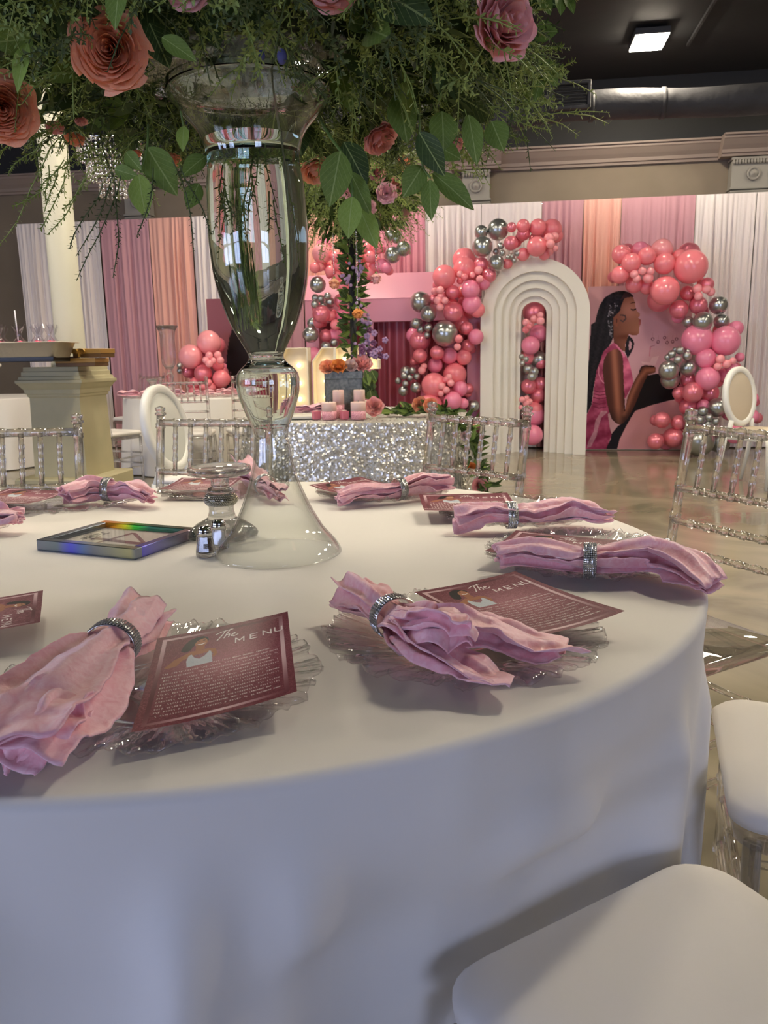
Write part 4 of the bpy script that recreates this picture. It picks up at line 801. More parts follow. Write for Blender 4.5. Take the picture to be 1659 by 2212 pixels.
# guest tables far left
gt = (-1.95, 8.50); gt2 = (-4.55, 9.0)
round_table('round_table', 'round guest table under a white cloth beyond the pedestal', (gt[0], gt[1], 0), .76)
b = cloth_mesh(.76, ZT, ((16, 1, .4), (25, .5, 1.2)), 5, .03, .05, 200)
tag(b.build('tablecloth', 'white_cloth', None, (gt[0], gt[1], 0)), 'white cloth on the far guest table right of the pedestal', 'tablecloth')
round_table('round_table', 'round guest table at the left edge, under a white cloth', (gt2[0], gt2[1], 0), .76)
tag(b.build('tablecloth', 'white_cloth', None, (gt2[0], gt2[1], 0)), 'white cloth on the guest table at the left edge, behind the pedestal', 'tablecloth')
# clear chairs at the guest tables
G2 = 'clear chairs around the guest tables'
for x, y, rz, l in ((-2.66, 7.34, -.45, 'clear chair with a white cushion just right of the pedestal'), (-1.77, 7.22, .1, 'clear chair in front of the guest table, left of the pink balloon bunch'),
                    (-1.18, 7.38, .35, 'clear chair seen beside the bulb of the glass vase, at the guest table'), (-2.80, 9.62, 2.6, 'clear chair on the far side of the guest table, by the mauve drape'),
                    (-1.65, 9.78, 3.2, 'clear chair on the far side of the guest table, by the coral drape'), (-4.35, 7.74, .1, 'clear chair at the left edge, left of the pedestal'),
                    (-5.15, 7.80, -.4, 'clear chair at the guest table, cut by the left edge')):
    dup(ch, (x, y, 0), rz, l, G2)
# ------------------------------------------------------------------ place settings on the near table
from mathutils import noise as mnoise
def plate_mesh():
    n = 640; th = np.linspace(0, 2*pi, n+1)[:-1]; R = .183
    rf = 1+.018*np.sin(13*th+.4)+.014*np.sin(29*th)+.012*np.sin(47*th+1); zf = .0022*np.sin(19*th)+.0018*np.sin(31*th+2)
    prof = [(.001, .007), (.05, .007), (.095, .0075), (.108, .009), (.120, .012), (.132, .0145), (.145, .017), (.158, .0195), (.170, .0215), (.180, .0235), (.183, .0235)]
    rs = np.random.RandomState(2); groove = rs.rand(n)
    top = []; bot = []
    for r, z in prof:
        k = np.clip((r-.1)/.083, 0, 1); g = .0016*k*np.sin(th*104+5*np.sin(th*7)+r*190)+.0011*k*np.sin(th*61+r*90)+.0012*k*(groove-.5)
        rr = r*(1+(rf-1)*k**2); top.append(np.stack([rr*np.cos(th), rr*np.sin(th), z+zf*k+g], 1)); bot.append(np.stack([rr*.995*np.cos(th), rr*.995*np.sin(th), z-.005+zf*k-.4*g*(r > .11)], 1))
    b = MB(); b.rings([list(map(tuple, r)) for r in bot[::-1]]+[list(map(tuple, r)) for r in top], loop=True)
    # foot ring
    b.lathe([(0, .085), (0, .092), (.003, .094), (.003, .083)], 60, loop=True)
    return b.mesh('charger_plate', 'glass_plate')
PM = plate_mesh()
PL = [('A', -.262, .872, 'clear scalloped glass charger at the lower left, under the napkin with the widest tail'), ('B', .103, 1.012, 'clear scalloped glass charger in the middle front, under the napkin with two tails'),
      ('C', .372, 1.430, 'clear scalloped glass charger at the right, under the widest sideways napkin'), ('D', .312, 1.842, 'clear glass charger behind the right one, second from the right on the far side'),
      ('E', -.005, 2.172, 'clear glass charger at the far edge right of the glass vase'), ('F', -.455, 2.235, 'clear glass charger at the far edge behind the candle holder'),
      ('G', -.835, 2.085, 'clear glass charger at the far left, behind the rainbow frame'), ('H', -1.035, 1.745, 'clear glass charger cut by the left edge, at the end of a pink napkin'),
      ('I', -.765, 1.055, 'clear glass charger outside the left edge, under the menu corner that shows')]
for i, (k, x, y, l) in enumerate(PL):
    o = link('charger_plate', PM, None, (x, y, ZT+.001)); o.rotation_euler = (0, 0, i*1.1); tag(o, l, 'plate', 'glass chargers on the near table')
GLY = dict(A='757bd', B='6bad6', C='74447', D='6b5b6')
FONT = {'A':(2,5,7,5,5),'B':(6,5,6,5,6),'C':(3,4,4,4,3),'D':(6,5,5,5,6),'E':(7,4,6,4,7),'F':(7,4,6,4,4),'G':(3,4,5,5,3),'H':(5,5,7,5,5),'I':(7,2,2,2,7),'J':(1,1,1,5,2),'K':(5,5,6,5,5),'L':(4,4,4,4,7),'M':(5,7,7,5,5),'N':(6,5,5,5,5),'O':(2,5,5,5,2),'P':(6,5,6,4,4),'R':(6,5,6,5,5),'S':(3,4,2,1,6),'T':(7,2,2,2,2),'U':(5,5,5,5,7),'V':(5,5,5,5,2),'W':(5,5,7,7,5),'X':(5,5,2,5,5),'Y':(5,5,2,2,2),'Z':(7,1,2,4,7),',':(0,0,0,2,4)}
LINES = ['MIXED GREENS, PARMESAN', 'TENDER SELECT LAMB CHOPS', None, 'SLICES OF PREMIUM', None, None, None, 'MASHED', None, None, None, None, 'TRADITIONAL TEA, PINK LEMONADE AND', 'BIRTHDAY CAKE']
def card_img(w_, h, seed):
    rs = np.random.RandomState(seed); X, Y = np.meshgrid((np.arange(w_)+.5)/w_, (np.arange(h)+.5)/h); im = np.zeros((h, w_, 3))
    m = np.exp(-((X-.55)**2/.16+(Y-.42)**2/.06))[..., None]; im[:] = np.array((112,50,62))*(1-m)+np.array((166,108,118))*m
    g = rs.rand(h, w_); sp = (g > .93); im += 26*(smooth_noise((h, w_), 3, rs)[..., None]-.5); im[sp] += 46
    d = np.minimum(np.minimum(X, 1-X)*.77, np.minimum(Y, 1-Y)); bd = (d > .038) & (d < .060)
    lg = .5+.5*np.cos((X*2.4+Y*2.2-3.2)*2.1); bc = np.array((92,34,46))*(1-lg[..., None])+np.array((226,196,200))*lg[..., None]
    im = np.where(bd[..., None], bc, im)
    def line(P, r, c): im[segd(X*.77, Y, [(x*.77, y) for x, y in P]) < r] = c
    # portrait
    f = lambda *P: inpoly(X, Y, P)
    ox, oy = .12, .10
    im[f((.16,.30),(.22,.265),(.27,.235),(.34,.24),(.40,.235),(.445,.255),(.46,.31),(.44,.345),(.425,.345),(.43,.30),(.41,.275),(.36,.28),(.30,.285),(.255,.30),(.21,.325),(.185,.37),(.12,.385),(.10,.37))] = (170,112,80)
    im[f((.225,.13),(.255,.095),(.30,.078),(.345,.078),(.38,.10),(.392,.135),(.38,.15),(.30,.16),(.275,.19),(.262,.225),(.225,.235),(.195,.215),(.205,.17))] = (22,16,18)
    im[((X-.335)/.046)**2+((Y-.150)/.052)**2 < 1] = (180,122,88); im[f((.30,.17),(.36,.17),(.365,.235),(.30,.24))] = (166,108,76)
    im[f((.262,.115),(.30,.088),(.345,.084),(.375,.105),(.345,.108),(.315,.118),(.296,.14),(.284,.18),(.262,.205),(.25,.16))] = (22,16,18)
    line([(.315,.168),(.34,.173),(.362,.164)], .004, (246,240,236)); line([(.315,.135),(.328,.132)], .003, (50,34,30)); line([(.348,.130),(.362,.128)], .003, (50,34,30))
    im[f((.255,.285),(.275,.27),(.30,.315),(.335,.335),(.37,.31),(.40,.265),(.415,.275),(.425,.34),(.43,.40),(.255,.41),(.245,.34))] = (206,214,222)
    im[sp & f((.255,.285),(.43,.28),(.43,.40),(.255,.41))] = (170,184,200)
    # heading: script The, spaced capitals MENU
    wht = (246,238,236); r = .0042
    for P in ([(.475,.125),(.52,.105),(.60,.095)], [(.545,.10),(.52,.15),(.485,.20)], [(.585,.09),(.55,.15),(.535,.185)], [(.548,.16),(.575,.145),(.575,.165),(.568,.185)], [(.595,.165),(.62,.155),(.615,.145),(.60,.15),(.59,.175),(.61,.185),(.64,.17)]): line([(x-.035, y-.032) for x, y in P], r*.8, wht)
    x0 = .59; ch_ = .052; cw = .06
    for P in ([(0,1),(0,0),(.5,.65),(1,0),(1,1)],): line([(x0+a*cw, .185+b_*ch_) for a, b_ in P], r, wht)
    x0 = .70
    for P in ([(.8,0),(0,0),(0,1),(.8,1)], [(0,.5),(.7,.5)]): line([(x0+a*cw, .18+b_*ch_) for a, b_ in P], r, wht)
    x0 = .795; line([(x0+a*cw, .175+b_*ch_) for a, b_ in [(0,1),(0,0),(1,1),(1,0)]], r, wht)
    x0 = .885; line([(x0+a*cw*.9, .17+b_*ch_) for a, b_ in [(0,0),(0,.75),(.25,1),(.75,1),(1,.75),(1,0)]], r, wht)
    # body text in tiny capitals
    px = max(1, w_//330)
    for li in range(len(LINES)):
        rows_ = 2 if li in (0, 1, 4, 5, 9, 10) else 1
        yb = int(h*(.40+li*.037)); txt = LINES[li]; xe = int(w_*(.90 if li % 3 else .84))
        x = int(w_*.44) if li < 1 else int(w_*.10)
        for xx in range(x, xe, 5*px):
            if rs.rand() < .13: continue
            k = rs.randint(0, 4)
            for yy in range(yb, yb+6*px):
                if k in (0, 2): im[yy, xx:xx+px] = wht
                if k in (1, 2) and (yy-yb) % (3*px) < px: im[yy, xx:xx+3*px] = wht
                if k == 3: im[yy, xx+(yy-yb)//2:xx+(yy-yb)//2+px] = wht
        if txt:
            x = xe-4*px*len(txt)*1; im[yb-1:yb+6*px, max(x-px*2, 0):xe+2*px] = im[yb-4, max(x-px*2, 0):xe+2*px]
            for c in txt:
                for ry, bits in enumerate(FONT.get(c, (0,)*5)):
                    for rx in range(3):
                        if bits >> (2-rx) & 1: im[yb+ry*px:yb+(ry+1)*px, x+rx*px:x+(rx+1)*px] = wht
                x += 4*px
    return np.clip(im, 0, 255)
def card(k, TL, TR, BR, label, w_, h, bend, img=None):
    TL, TR, BR = (np.array(v) for v in (TL, TR, BR)); BL = TL+BR-TR
    u = np.linspace(0, 1, w_)[None, :, None]; v = np.linspace(0, 1, h)[:, None, None]
    P = TL*(1-u)*(1-v)+TR*u*(1-v)+BR*u*v+BL*(1-u)*v; P = P+np.array((0, 0, 1))*(bend*4*(u-.0)*(1-u)*(.4+.6*v)-.004*np.sin(pi*v))
    o = sheet('menu_card', P[:, ::-1][:, ::-1], 'card_print', None, True); paint(o.data, img if img is not None else card_img(w_, h, 3))
    return tag(o, label, 'menu card', 'printed menu cards on the near table')
def far(x, y, ang, z0=.794, z1=.797, w_=.165, h=.215):
    d = np.array((cos(ang), sin(ang), 0)); e = np.array((sin(ang), -cos(ang), 0)); TL = np.array((x, y, z1)); return TL, TL+d*w_, TL+d*w_+e*h-np.array((0, 0, z1-z0))
CI = card_img(330, 430, 3)
card('A', (-.285,.941,.802), (-.13,1.009,.812), (-.095,.786,.797), 'rose menu card at the lower left with its whole portrait of a woman visible', 330, 430, -.004, CI)
card('B', (.041,1.114,.804), (.203,1.196,.810), (.325,1.03,.798), 'rose menu card in the middle, its portrait half covered by the two-tailed napkin', 330, 430, -.006, CI)
small = card_img(165, 215, 3)
for k, a, l in (('C', far(.262,1.542,-.512, .793, .798, .215, .165), 'rose menu card mostly hidden under the widest sideways napkin at the right'),
                ('D', far(.088,1.955,.03, .793, .801, .222, .165), 'rose menu card sticking out behind the second napkin from the right'),
                ('E', far(-.205,2.135,.78, .793, .801, .195, .165), 'rose menu card under the napkin just right of the glass vase'),
                ('F', far(-.60,2.335,-.12, .793, .797, .185, .175), 'rose menu card seen behind and left of the candle holder'),
                ('G', far(-1.04,2.175,-.28, .793, .799, .20, .16), 'rose menu card left of the napkin at the far left'),
                ('I', far(-.53,1.185,-1.2, .793, .795, .165, .215), 'rose menu card of which a corner shows at the left edge')):
    card(k, a[0], a[1], a[2], l, 165, 215, -.003, small)
def interp(vals, n): return np.interp(np.linspace(0, len(vals)-1, n), range(len(vals)), vals)
def loft(b, path, wid, hgt, seed, turns, zmin, nu=60, nv=110):
    """cloth folded back and forth into layers, gathered where the path is narrow and fanned where it is wide"""
    rs = random.Random(seed); pts = catmull(path, nu); ww = interp(wid, nu); hh = interp(hgt, nu); ph = [rs.uniform(0, 6.3) for _ in range(12)]
    L = 3 if turns < 1.3 else 5; V = []; sh = [rs.uniform(-1, 1) for _ in range(8)]; wl = [rs.uniform(.78, 1.08) for _ in range(8)]
    for i in range(nu):
        c = Vector(pts[i]); t = Vector(pts[min(i+1, nu-1)]-pts[max(i-1, 0)]).normalized(); sd = t.cross(Vector((0, 0, 1))).normalized(); up = sd.cross(t); u = i/(nu-1)
        e0 = max(0, 1-u/.2)**1.3; e1 = max(0, 1-(1-u)/.28)**1.3; w_, h_ = ww[i], hh[i]
        for j in range(nv):
            q = j/(nv-1); la = q*L; k = min(int(la+.5), 7); s_ = sin(pi*(la-.5)); x = (s_*.9+.1*s_**3)*np.interp(la, range(8), wl)
            z = (2*q-1)*.82+.26*sin(2.9*x+ph[0]+2.2*u)*(1 if k % 2 else .7)+.17*sin(5.6*x+ph[1]-3.0*u+k)+.10*sin(9.5*x+ph[2]+5*u+2*k)
            z += .28*sin(4.5*u*pi+ph[3])*x*x
            fr_ = np.interp(la, range(8), sh); off = -e0*(.007*fr_+.004*sin(3*x+ph[4]))+e1*(.016*fr_+.006*sin(2.5*x+ph[5]+k))
            p = c+sd*(w_*x+.004*sin(9*u+ph[6]+k))+up*(h_*z)+t*off
            nn = mnoise.noise(p*42+Vector((seed*3.1, k*.7, 0)))*.0042+mnoise.noise(p*110)*.0014
            p = p+up*nn+sd*nn*.5
            zm = zmin(p) if callable(zmin) else zmin
            if p.z < zm: p.z = zm+.0015*q
            V.append(p)
    F = [(i*nv+j, i*nv+j+1, (i+1)*nv+j+1, (i+1)*nv+j) for i in range(nu-1) for j in range(nv-1)]
    b.add(V, F)
def ring(loc, tdir, rw, rh, wdt, label):
    t = Vector(tdir).normalized(); sd = t.cross(Vector((0, 0, 1))).normalized(); up = sd.cross(t); c = Vector(loc)
    T = thing('napkin_ring', label, 'napkin ring', c, 0, 'rhinestone napkin rings on the near table')
    el = lambda k, a, x: sd*(rw*k*cos(a))+up*(rh*k*sin(a))+t*x
    n = 44; b = MB()
    b.rings([[el(k, 2*pi*j/n, x) for j in range(n)] for k, x in ((1.0, -wdt/2), (1.06, -wdt/2), (1.06, wdt/2), (1.0, wdt/2))], loop=True); b.build('band', 'ring_metal', T)
    V, F = [], []
    for r_ in range(6):
        for j in range(52):
            a = 2*pi*(j+.0)/52; p = el(1.075, a, wdt*(-.42+.168*r_)); nr = (sd*(cos(a)/rw)+up*(sin(a)/rh)).normalized(); e = t.cross(nr); s_ = .0016; o_ = len(V)
            V += [p+t*s_, p+e*s_, p-t*s_, p-e*s_, p+nr*.0013+t*random.uniform(-.0006, .0006)+e*random.uniform(-.0006, .0006)]; F += [(o_, o_+1, o_+4), (o_+1, o_+2, o_+4), (o_+2, o_+3, o_+4), (o_+3, o_, o_+4)]
    b = MB(); b.add(V, F, 0, False); tag(b.build('rhinestones', 'rhinestone', T), None, None, None, 'stuff')
    return T
NL = dict(A='at the lower left, its wide tail cut by the left edge', B='in the middle front with two loose tails', C='at the right table edge, the widest one lying sideways', D='second from the right on the far side', E='at the far edge right of the glass vase', F='seen through the base of the glass vase at the far edge', G='at the far left behind the rainbow frame', H='cut by the left edge above the rainbow frame')
NR = dict(A='at the lower left', B='in the middle front with two tails', C='lying widest at the right table edge', D='second from the right on the far side', E='at the far edge right of the vase', F='seen through the vase base', G='at the far left behind the rainbow frame', H='outside the left edge, above the rainbow frame')
for k in NL:
    b = MB()
    for path, wid, hgt, seed, turns, ri in NAP[k]:
        pc = [(x, y) for kk, x, y, l in PL if kk == k][0]
        loft(b, path, wid, hgt, seed, turns, lambda p: ZT+float(np.interp(math.hypot(p.x-pc[0], p.y-pc[1]), (0, .1, .12, .145, .17, .188, .20, .21), (.0105, .011, .0155, .0205, .0255, .0285, .027, .0035))))
    o = b.build('napkin', 'napkin_velvet'); s_ = o.modifiers.new('cloth', 'SOLIDIFY'); s_.thickness = .0018; s_.offset = 0
    tag(o, 'pink crushed velvet napkin '+NL[k], 'napkin', 'pink velvet napkins on the near table')
    path, wid, hgt, seed, turns, ri = NAP[k][0]
    c = catmull(path, 41); i = round(ri/(len(path)-1)*40); c0 = c[i]; td = c[i+1]-c[i-1]
    rw, rh = wid[ri]*1.12+.0035, hgt[ri]*1.12+.0035
    ring((c0[0], c0[1], max(c0[2], ZT+.012+rh)), td, rw, rh, .0215, 'rhinestone ring around the pink napkin '+NR[k])

# ------------------------------------------------------------------ table number in its frame, lying flat
fc = [(-.718,1.591), (-.474,1.489), (-.406,1.696)]
e1 = Vector((fc[1][0]-fc[0][0], fc[1][1]-fc[0][1])); e2 = Vector((fc[2][0]-fc[1][0], fc[2][1]-fc[1][1]))
fx, fy = e1.length, e2.length; fa = math.atan2(e1.y, e1.x)
ct = (Vector(fc[0])+Vector(fc[2]))/2
T = thing('number_frame', 'silver picture frame with rainbow sheen lying flat, showing the number 4', 'picture frame', (ct.x, ct.y, ZT), fa)
fx, fy = .255, .205; hz = .022; bw = .020
for nme, c, d, fm_ in (('frame_side', (0, -fy/2+bw/2), (fx, bw), 'frame_front'), ('frame_side', (0, fy/2-bw/2), (fx, bw), 'frame_back'), ('frame_side', (-fx/2+bw/2, 0), (bw, fy-2*bw), 'frame_metal'), ('frame_side', (fx/2-bw/2, 0), (bw, fy-2*bw), 'frame_right_side')):
    b = MB(); b.box((c[0], c[1], hz/2+.0005), (d[0], d[1], hz), bev=.0015); b.build(nme, fm_, T)
b = MB(); b.box((0, 0, .006), (fx-2*bw+.002, fy-2*bw+.002, .008)); pp = b.build('paper', 'frame_paper', T)
b = MB(); b.box((0, 0, .0155), (fx-2*bw, fy-2*bw, .002)); b.build('glazing', 'pane', T)
# the digit's top points along +x, its script line sits at the far left, as the frame lies turned
b = MB(); z = .0105
def flat(P): b.add([(x, y, z) for x, y in P], [tuple(range(len(P)))], 0, False)
def bar(a, c, w0, w1=None):
    a, c = Vector(a), Vector(c); w1 = w1 or w0; d = (c-a).normalized(); n_ = Vector((-d.y, d.x)); flat([a-n_*w0, c-n_*w1, c+n_*w1, a+n_*w0])
bar((-.060, -.012), (.088, -.022), .009, .009); bar((.088, -.024), (-.008, .056), .0045, .0045); bar((-.010, .058), (-.022, -.052), .006, .0045)
bar((-.054, -.026), (-.058, .010), .002, .002)
b.build('digit_four', 'ink_dark', T)
fnt = bpy.data.curves.new('lettering', 'FONT'); fnt.body = 'Table'; fnt.size = .034; fnt.shear = .35; fnt.align_x = 'CENTER'; fnt.extrude = .0002
tmp = link('lettering_curve', fnt); me = bpy.data.meshes.new_from_object(tmp); bpy.data.objects.remove(tmp); me.materials.clear(); me.materials.append(MATS['ink_grey'])
o = link('lettering', me, T, (-.085, .012, .0106)); o.rotation_euler = (0, 0, -pi/2)

# ------------------------------------------------------------------ glass candle holder, shakers
T = thing('candle_holder', 'glass pillar candle holder with a silver beaded collar and petal foot, left of the vase', 'candle holder', (-.352, 1.690, ZT))
b = MB(); n = 64
def petal(k): return lambda a: 1+k*abs(cos(3.5*a))**.7-k*.6
R = []
for z, r, k in ((.001, .060, .25), (.004, .068, .28), (.012, .070, .28), (.020, .066, .26), (.028, .058, .20), (.034, .048, .12), (.040, .038, .04), (.046, .030, 0), (.060, .0265, 0), (.072, .0265, 0)):
    f = petal(k); R.append([(r*f(2*pi*j/n)*cos(2*pi*j/n), r*f(2*pi*j/n)*sin(2*pi*j/n), z) for j in range(n)])
b.rings(R); b.build('foot', 'glass_small', T)
b = MB(); b.lathe([(.0725, .026), (.076, .032), (.084, .0355), (.093, .032), (.097, .026)], 40); cl = b.build('collar', 'mirror_bead', T)
V, F = [], []
for r_ in range(7):
    z = .0745+r_*.0034; rr = np.interp(z, (.0725, .076, .084, .093, .097), (.026, .032, .0355, .032, .026))
    m_ = MB()
    for j in range(46):
        a = 2*pi*(j+.5*(r_ % 2))/46; m_.sphere((rr*cos(a), rr*sin(a), z), .0021, 6, 4)
    o_ = len(V); V += m_.v; F += [tuple(i+o_ for i in f) for f in m_.f]
b = MB(); b.add(V, F); tag(b.build('beads', 'mirror_bead', cl), None, None, None, 'stuff')
b = MB(); b.lathe([(.0975, .020), (.099, .026), (.104, .029), (.109, .026), (.112, .020), (.114, .0195), (.13, .0195), (.134, .022)], 40); b.build('neck', 'glass_small', T)
b = MB(); b.lathe([(.1345, .021), (.136, .045), (.139, .062), (.144, .067), (.151, .068), (.156, .066), (.157, .060), (.151, .056), (.149, .03), (.149, .008), (.153, .006), (.154, .001)], 64); b.build('dish', 'glass_small', T)
def shaker(x, y, fill, label):
    t = thing('shaker', label, 'shaker', (x, y, ZT+.001))
    b = MB(); b.lathe([(0, .017), (.001, .019), (.006, .020), (.012, .0195), (.03, .0165), (.040, .0148), (.042, .013), (.0395, .0125), (.012, .0165), (.008, .0160), (.007, .001)], 12, sm=False); b.build('glass_body', 'glass_small', t)
    b = MB(); b.lathe([(.0085, .0145), (.012, .0152), (.034, .0118), (.0345, .001)], 16); b.build('contents', fill, t)
    b = MB(); b.lathe([(.0415, .0125), (.042, .0148), (.050, .0150), (.051, .0140), (.0525, .0145), (.056, .013), (.060, .0085), (.0615, .001)], 20); b.build('lid', 'chrome', t)
    return t
shaker(-.352, 1.520, 'pepper', 'small glass pepper shaker with a chrome lid at the foot of the vase')
shaker(-.338, 1.585, 'salt', 'small glass salt shaker with a chrome lid, right behind the pepper shaker')
# ------------------------------------------------------------------ tall glass vase
VX, VY = -.211, 1.537
PO = [(.0, .1264), (.003, .1268), (.0237, .1132), (.0463, .0927), (.0921, .0684), (.1364, .0508), (.1803, .0388), (.2129, .0342), (.2345, .0312), (.2452, .0328), (.2666, .0429), (.2888, .0507), (.3099, .0577), (.331, .0611), (.3519, .0596), (.3640, .0500), (.3720, .0360), (.3790, .0300), (.3857, .0310), (.4, .0395), (.415, .0473), (.4414, .062), (.4677, .0713), (.493, .0789), (.5189, .0847), (.5446, .0887), (.5948, .0916), (.6452, .0905), (.694, .0878), (.7234, .0830), (.7431, .0831), (.7619, .0887), (.7767, .0927), (.7907, .1034), (.8031, .1149), (.8146, .1271), (.8269, .1352), (.8384, .1425), (.8460, .1475)]
za = np.array([p[0] for p in PO]); ra_ = np.array([p[1] for p in PO])
def refine(z0, z1, n, inset=0):
    zz = np.linspace(z0, z1, n); c = np.interp(zz, za, ra_)
    # light smoothing keeps the measured curve but rounds its corners
    k = np.array([1, 2, 3, 2, 1.])/9; cp = np.pad(c, 2, 'edge'); c = np.convolve(cp, k, 'valid'); return list(zip(zz, c-inset))
outp = refine(.0, .846, 150); th_ = .0042
upin = [(z, r) for z, r in refine(.3925, .846, 90, th_)][::-1]
loin = [(z, r) for z, r in refine(.0, .362, 80, .0034)][::-1]
prof = outp+[(.8475, .1470), (.8475, .1445)]+upin+[(.3895, .022), (.3885, .012), (.388, .0008)]
b = MB(); n = 96
RO = [[(r*cos(2*pi*j/n), r*sin(2*pi*j/n), z) for j in range(n)] for z, r in prof]
low = [(.374, .0008), (.3735, .012), (.3725, .022), (.368, .034)]+loin
RI = [[(r*cos(2*pi*j/n), r*sin(2*pi*j/n), z) for j in range(n)] for z, r in low]
b.rings(RI+RO, cap0=True, cap1=True)
# close foot rim is implicit: inner foot ring meets the outer one; thin walls low and at the flare use the thin glass
zm = [sum(b.v[i][2] for i in f)/len(f) for f in b.f]; b.mi = [1 if z < .25 else 0 for z in zm]
VT = thing('glass_vase', 'tall clear glass vase with a flared base, round bulb and long bowl, holding the flowers', 'vase', (VX, VY, ZT+.001))
VT.rotation_euler = (.0, -.020, 0)
b.build('vase_body', ['glass_vase', 'glass_thin', 'glass_flare'], VT)
b = MB(); wp = [(z, r+.0004) for z, r in refine(.3935, .766, 84, th_)]
b.lathe([(.3898, .010), (.3905, .022)]+wp+[(.7665, wp[-1][1])], 96); b.build('water', 'water', VT)
# shallow liner dish under the flowers
T = thing('flower_dish', 'wide clear plastic dish sitting on the vase rim under the flowers', 'dish', (VX-.018-.02, VY+.005, ZT+.001+.850))
b = MB(); b.lathe([(0, .001), (.0, .10), (.004, .16), (.014, .190), (.035, .210), (.062, .222), (.064, .220), (.037, .207), (.017, .187), (.008, .158), (.004, .10), (.004, .001)], 72); b.build('dish_bowl', 'glass_dish', T)

# ------------------------------------------------------------------ flowers on the vase
FX, FY, FZ = -.235, 1.545, 1.62
FT = thing('flower_arrangement', 'huge arrangement of roses, leaves and fine green sprigs on top of the glass vase', 'flowers', (FX, FY, FZ))
def L_(p): return Vector(p)-Vector((FX, FY, FZ))
def leaf_mesh(name, m, cup=.16, curl=.25, veins=True):
    b = MB(); n = 9; prof = [(0, .02), (.08, .20), (.2, .38), (.34, .48), (.48, .50), (.62, .45), (.76, .33), (.9, .15), (1, .012)]
    V = []
    for y, w_ in prof:
        for k in (-1, -.6, 0, .6, 1):
            V.append((w_*k, y, -curl*y*y+cup*abs(w_*k)+(.012*sin(y*26)*abs(k) if veins else 0)))
    F = [(i*5+j, i*5+j+1, i*5+j+6, i*5+j+5) for i in range(len(prof)-1) for j in range(4)]
    b.add(V, F); return b.mesh(name, m)
LM = {k: leaf_mesh('leaf', k) for k in ('leaf', 'leaf_dark', 'leaf_light')}
def leaf(base, tip, wdt, m='leaf', roll=0, parent=None, org=(FX, FY, FZ)):
    base, tip = Vector(base), Vector(tip); y = tip-base; L = y.length; y.normalize()
    x = y.cross(Vector((0, -1, .15)));  x = x if x.length > .1 else Vector((1, 0, 0)); x.normalize(); z = x.cross(y)
    q = Matrix((x, y, z)).transposed().to_quaternion() @ Euler((0, roll, 0)).to_quaternion()
    o = link('leaf', LM[m], parent or FT, base-Vector(org)); o.rotation_mode = 'QUATERNION'; o.rotation_quaternion = q; o.scale = (wdt, L, L*.8); return o
for bx, by, bz, tx, ty, tz, w_, m in LEAVES: leaf((bx, by, bz), (tx, ty, tz), w_, m, random.uniform(-.3, .3))
rs = random.Random(4)
def dome(r0, r1, z0, z1):
    while True:
        a = rs.uniform(0, 2*pi); r = r0+(r1-r0)*math.sqrt(rs.random()); x, y = r*cos(a)*1.0, r*sin(a)*.86
        z = z0+(z1-z0)*rs.random()
        return Vector((FX+x, FY+y, z)), Vector((cos(a), sin(a), 0)), r
for k in range(255):
    p, d, r = dome(.10, .46, 1.60+.0, 2.02)
    if p.y < .95: continue
    L = rs.uniform(.06, .115); t = p+(d*.7+Vector((rs.uniform(-.5, .5), rs.uniform(-.5, .5), rs.uniform(-.8, .25)))).normalized()*L
    leaf(p, t, L*rs.uniform(.5, .66), rs.choice(('leaf_dark', 'leaf_dark', 'leaf', 'leaf')), rs.uniform(-.8, .8))
def sprig(b, P, seeds, L, rs, tube=.0011, seed_len=.010, fan=1.0):
    """a stalk with little seed pods standing off it all round"""
    P = [Vector(p) for p in P]; b.tube(P, [tube]*(len(P)-1)+[tube*.6], 3, 0, False); n = len(P)-1
    V, F = [], []
    for k in range(seeds):
        t = .18+.82*(k+rs.random())/seeds; i = min(int(t*n), n-1); c = P[i].lerp(P[i+1], t*n-i); ax = (P[i+1]-P[i]).normalized()
        a = k*2.4+rs.uniform(-.4, .4); e = ax.orthogonal().normalized(); f = ax.cross(e); o = (e*cos(a)+f*sin(a)); dd = (o*fan+ax*.5).normalized(); q = ax.cross(o)
        s_ = seed_len*(1.15-.45*t)*rs.uniform(.8, 1.2); m0 = c+dd*s_*.55; w_ = s_*.22
        o_ = len(V); V += [c, m0+q*w_+dd*s_*.15, c+dd*s_*1.15, m0-q*w_+dd*s_*.15]; F.append((o_, o_+1, o_+2, o_+3))
    b.add(V, F, 0, False)
def sprays(name, m, count, r0, r1, z0, z1, lens, seeds, seed):
    b = MB(); q = random.Random(seed)
    for k in range(count):
        p, d, r = dome(r0, r1, z0, z1)
        if p.y < 1.0 and p.z < 1.60: continue
        if abs(p.x-VX) < .16 and p.z < 1.60 and p.y < VY: continue
        L = q.uniform(*lens); v = (d*q.uniform(.3, 1)+Vector((q.uniform(-.7, .7), q.uniform(-.6, .6), q.uniform(-.7, .45)))).normalized()
        P = [p]; 
        for j in range(4): v = (v+Vector((q.uniform(-.2, .2), q.uniform(-.2, .2), -.13))).normalized(); P.append(P[-1]+v*L/4)
        if P[-1].z < 1.50: continue
        sprig(b, [L_(x) for x in P], seeds, L, q)
        for s_ in range(2):
            o_ = P[1+s_]; v2 = (v+Vector((q.uniform(-1, 1), q.uniform(-1, 1), q.uniform(-.6, .6)))).normalized(); sprig(b, [L_(o_), L_(o_+v2*L*.3), L_(o_+v2*L*.5-Vector((0, 0, .01)))], seeds//2, L/2, q)
    o = b.build(name, m, FT); o['kind'] = 'stuff'; return o
sprays('green_sprigs', 'sprig', 1050, .12, .50, 1.55, 1.88, (.08, .17), 24, 1)
sprays('dark_sprigs', 'sprig_dark', 700, .10, .48, 1.57, 1.98, (.10, .18), 22, 2)
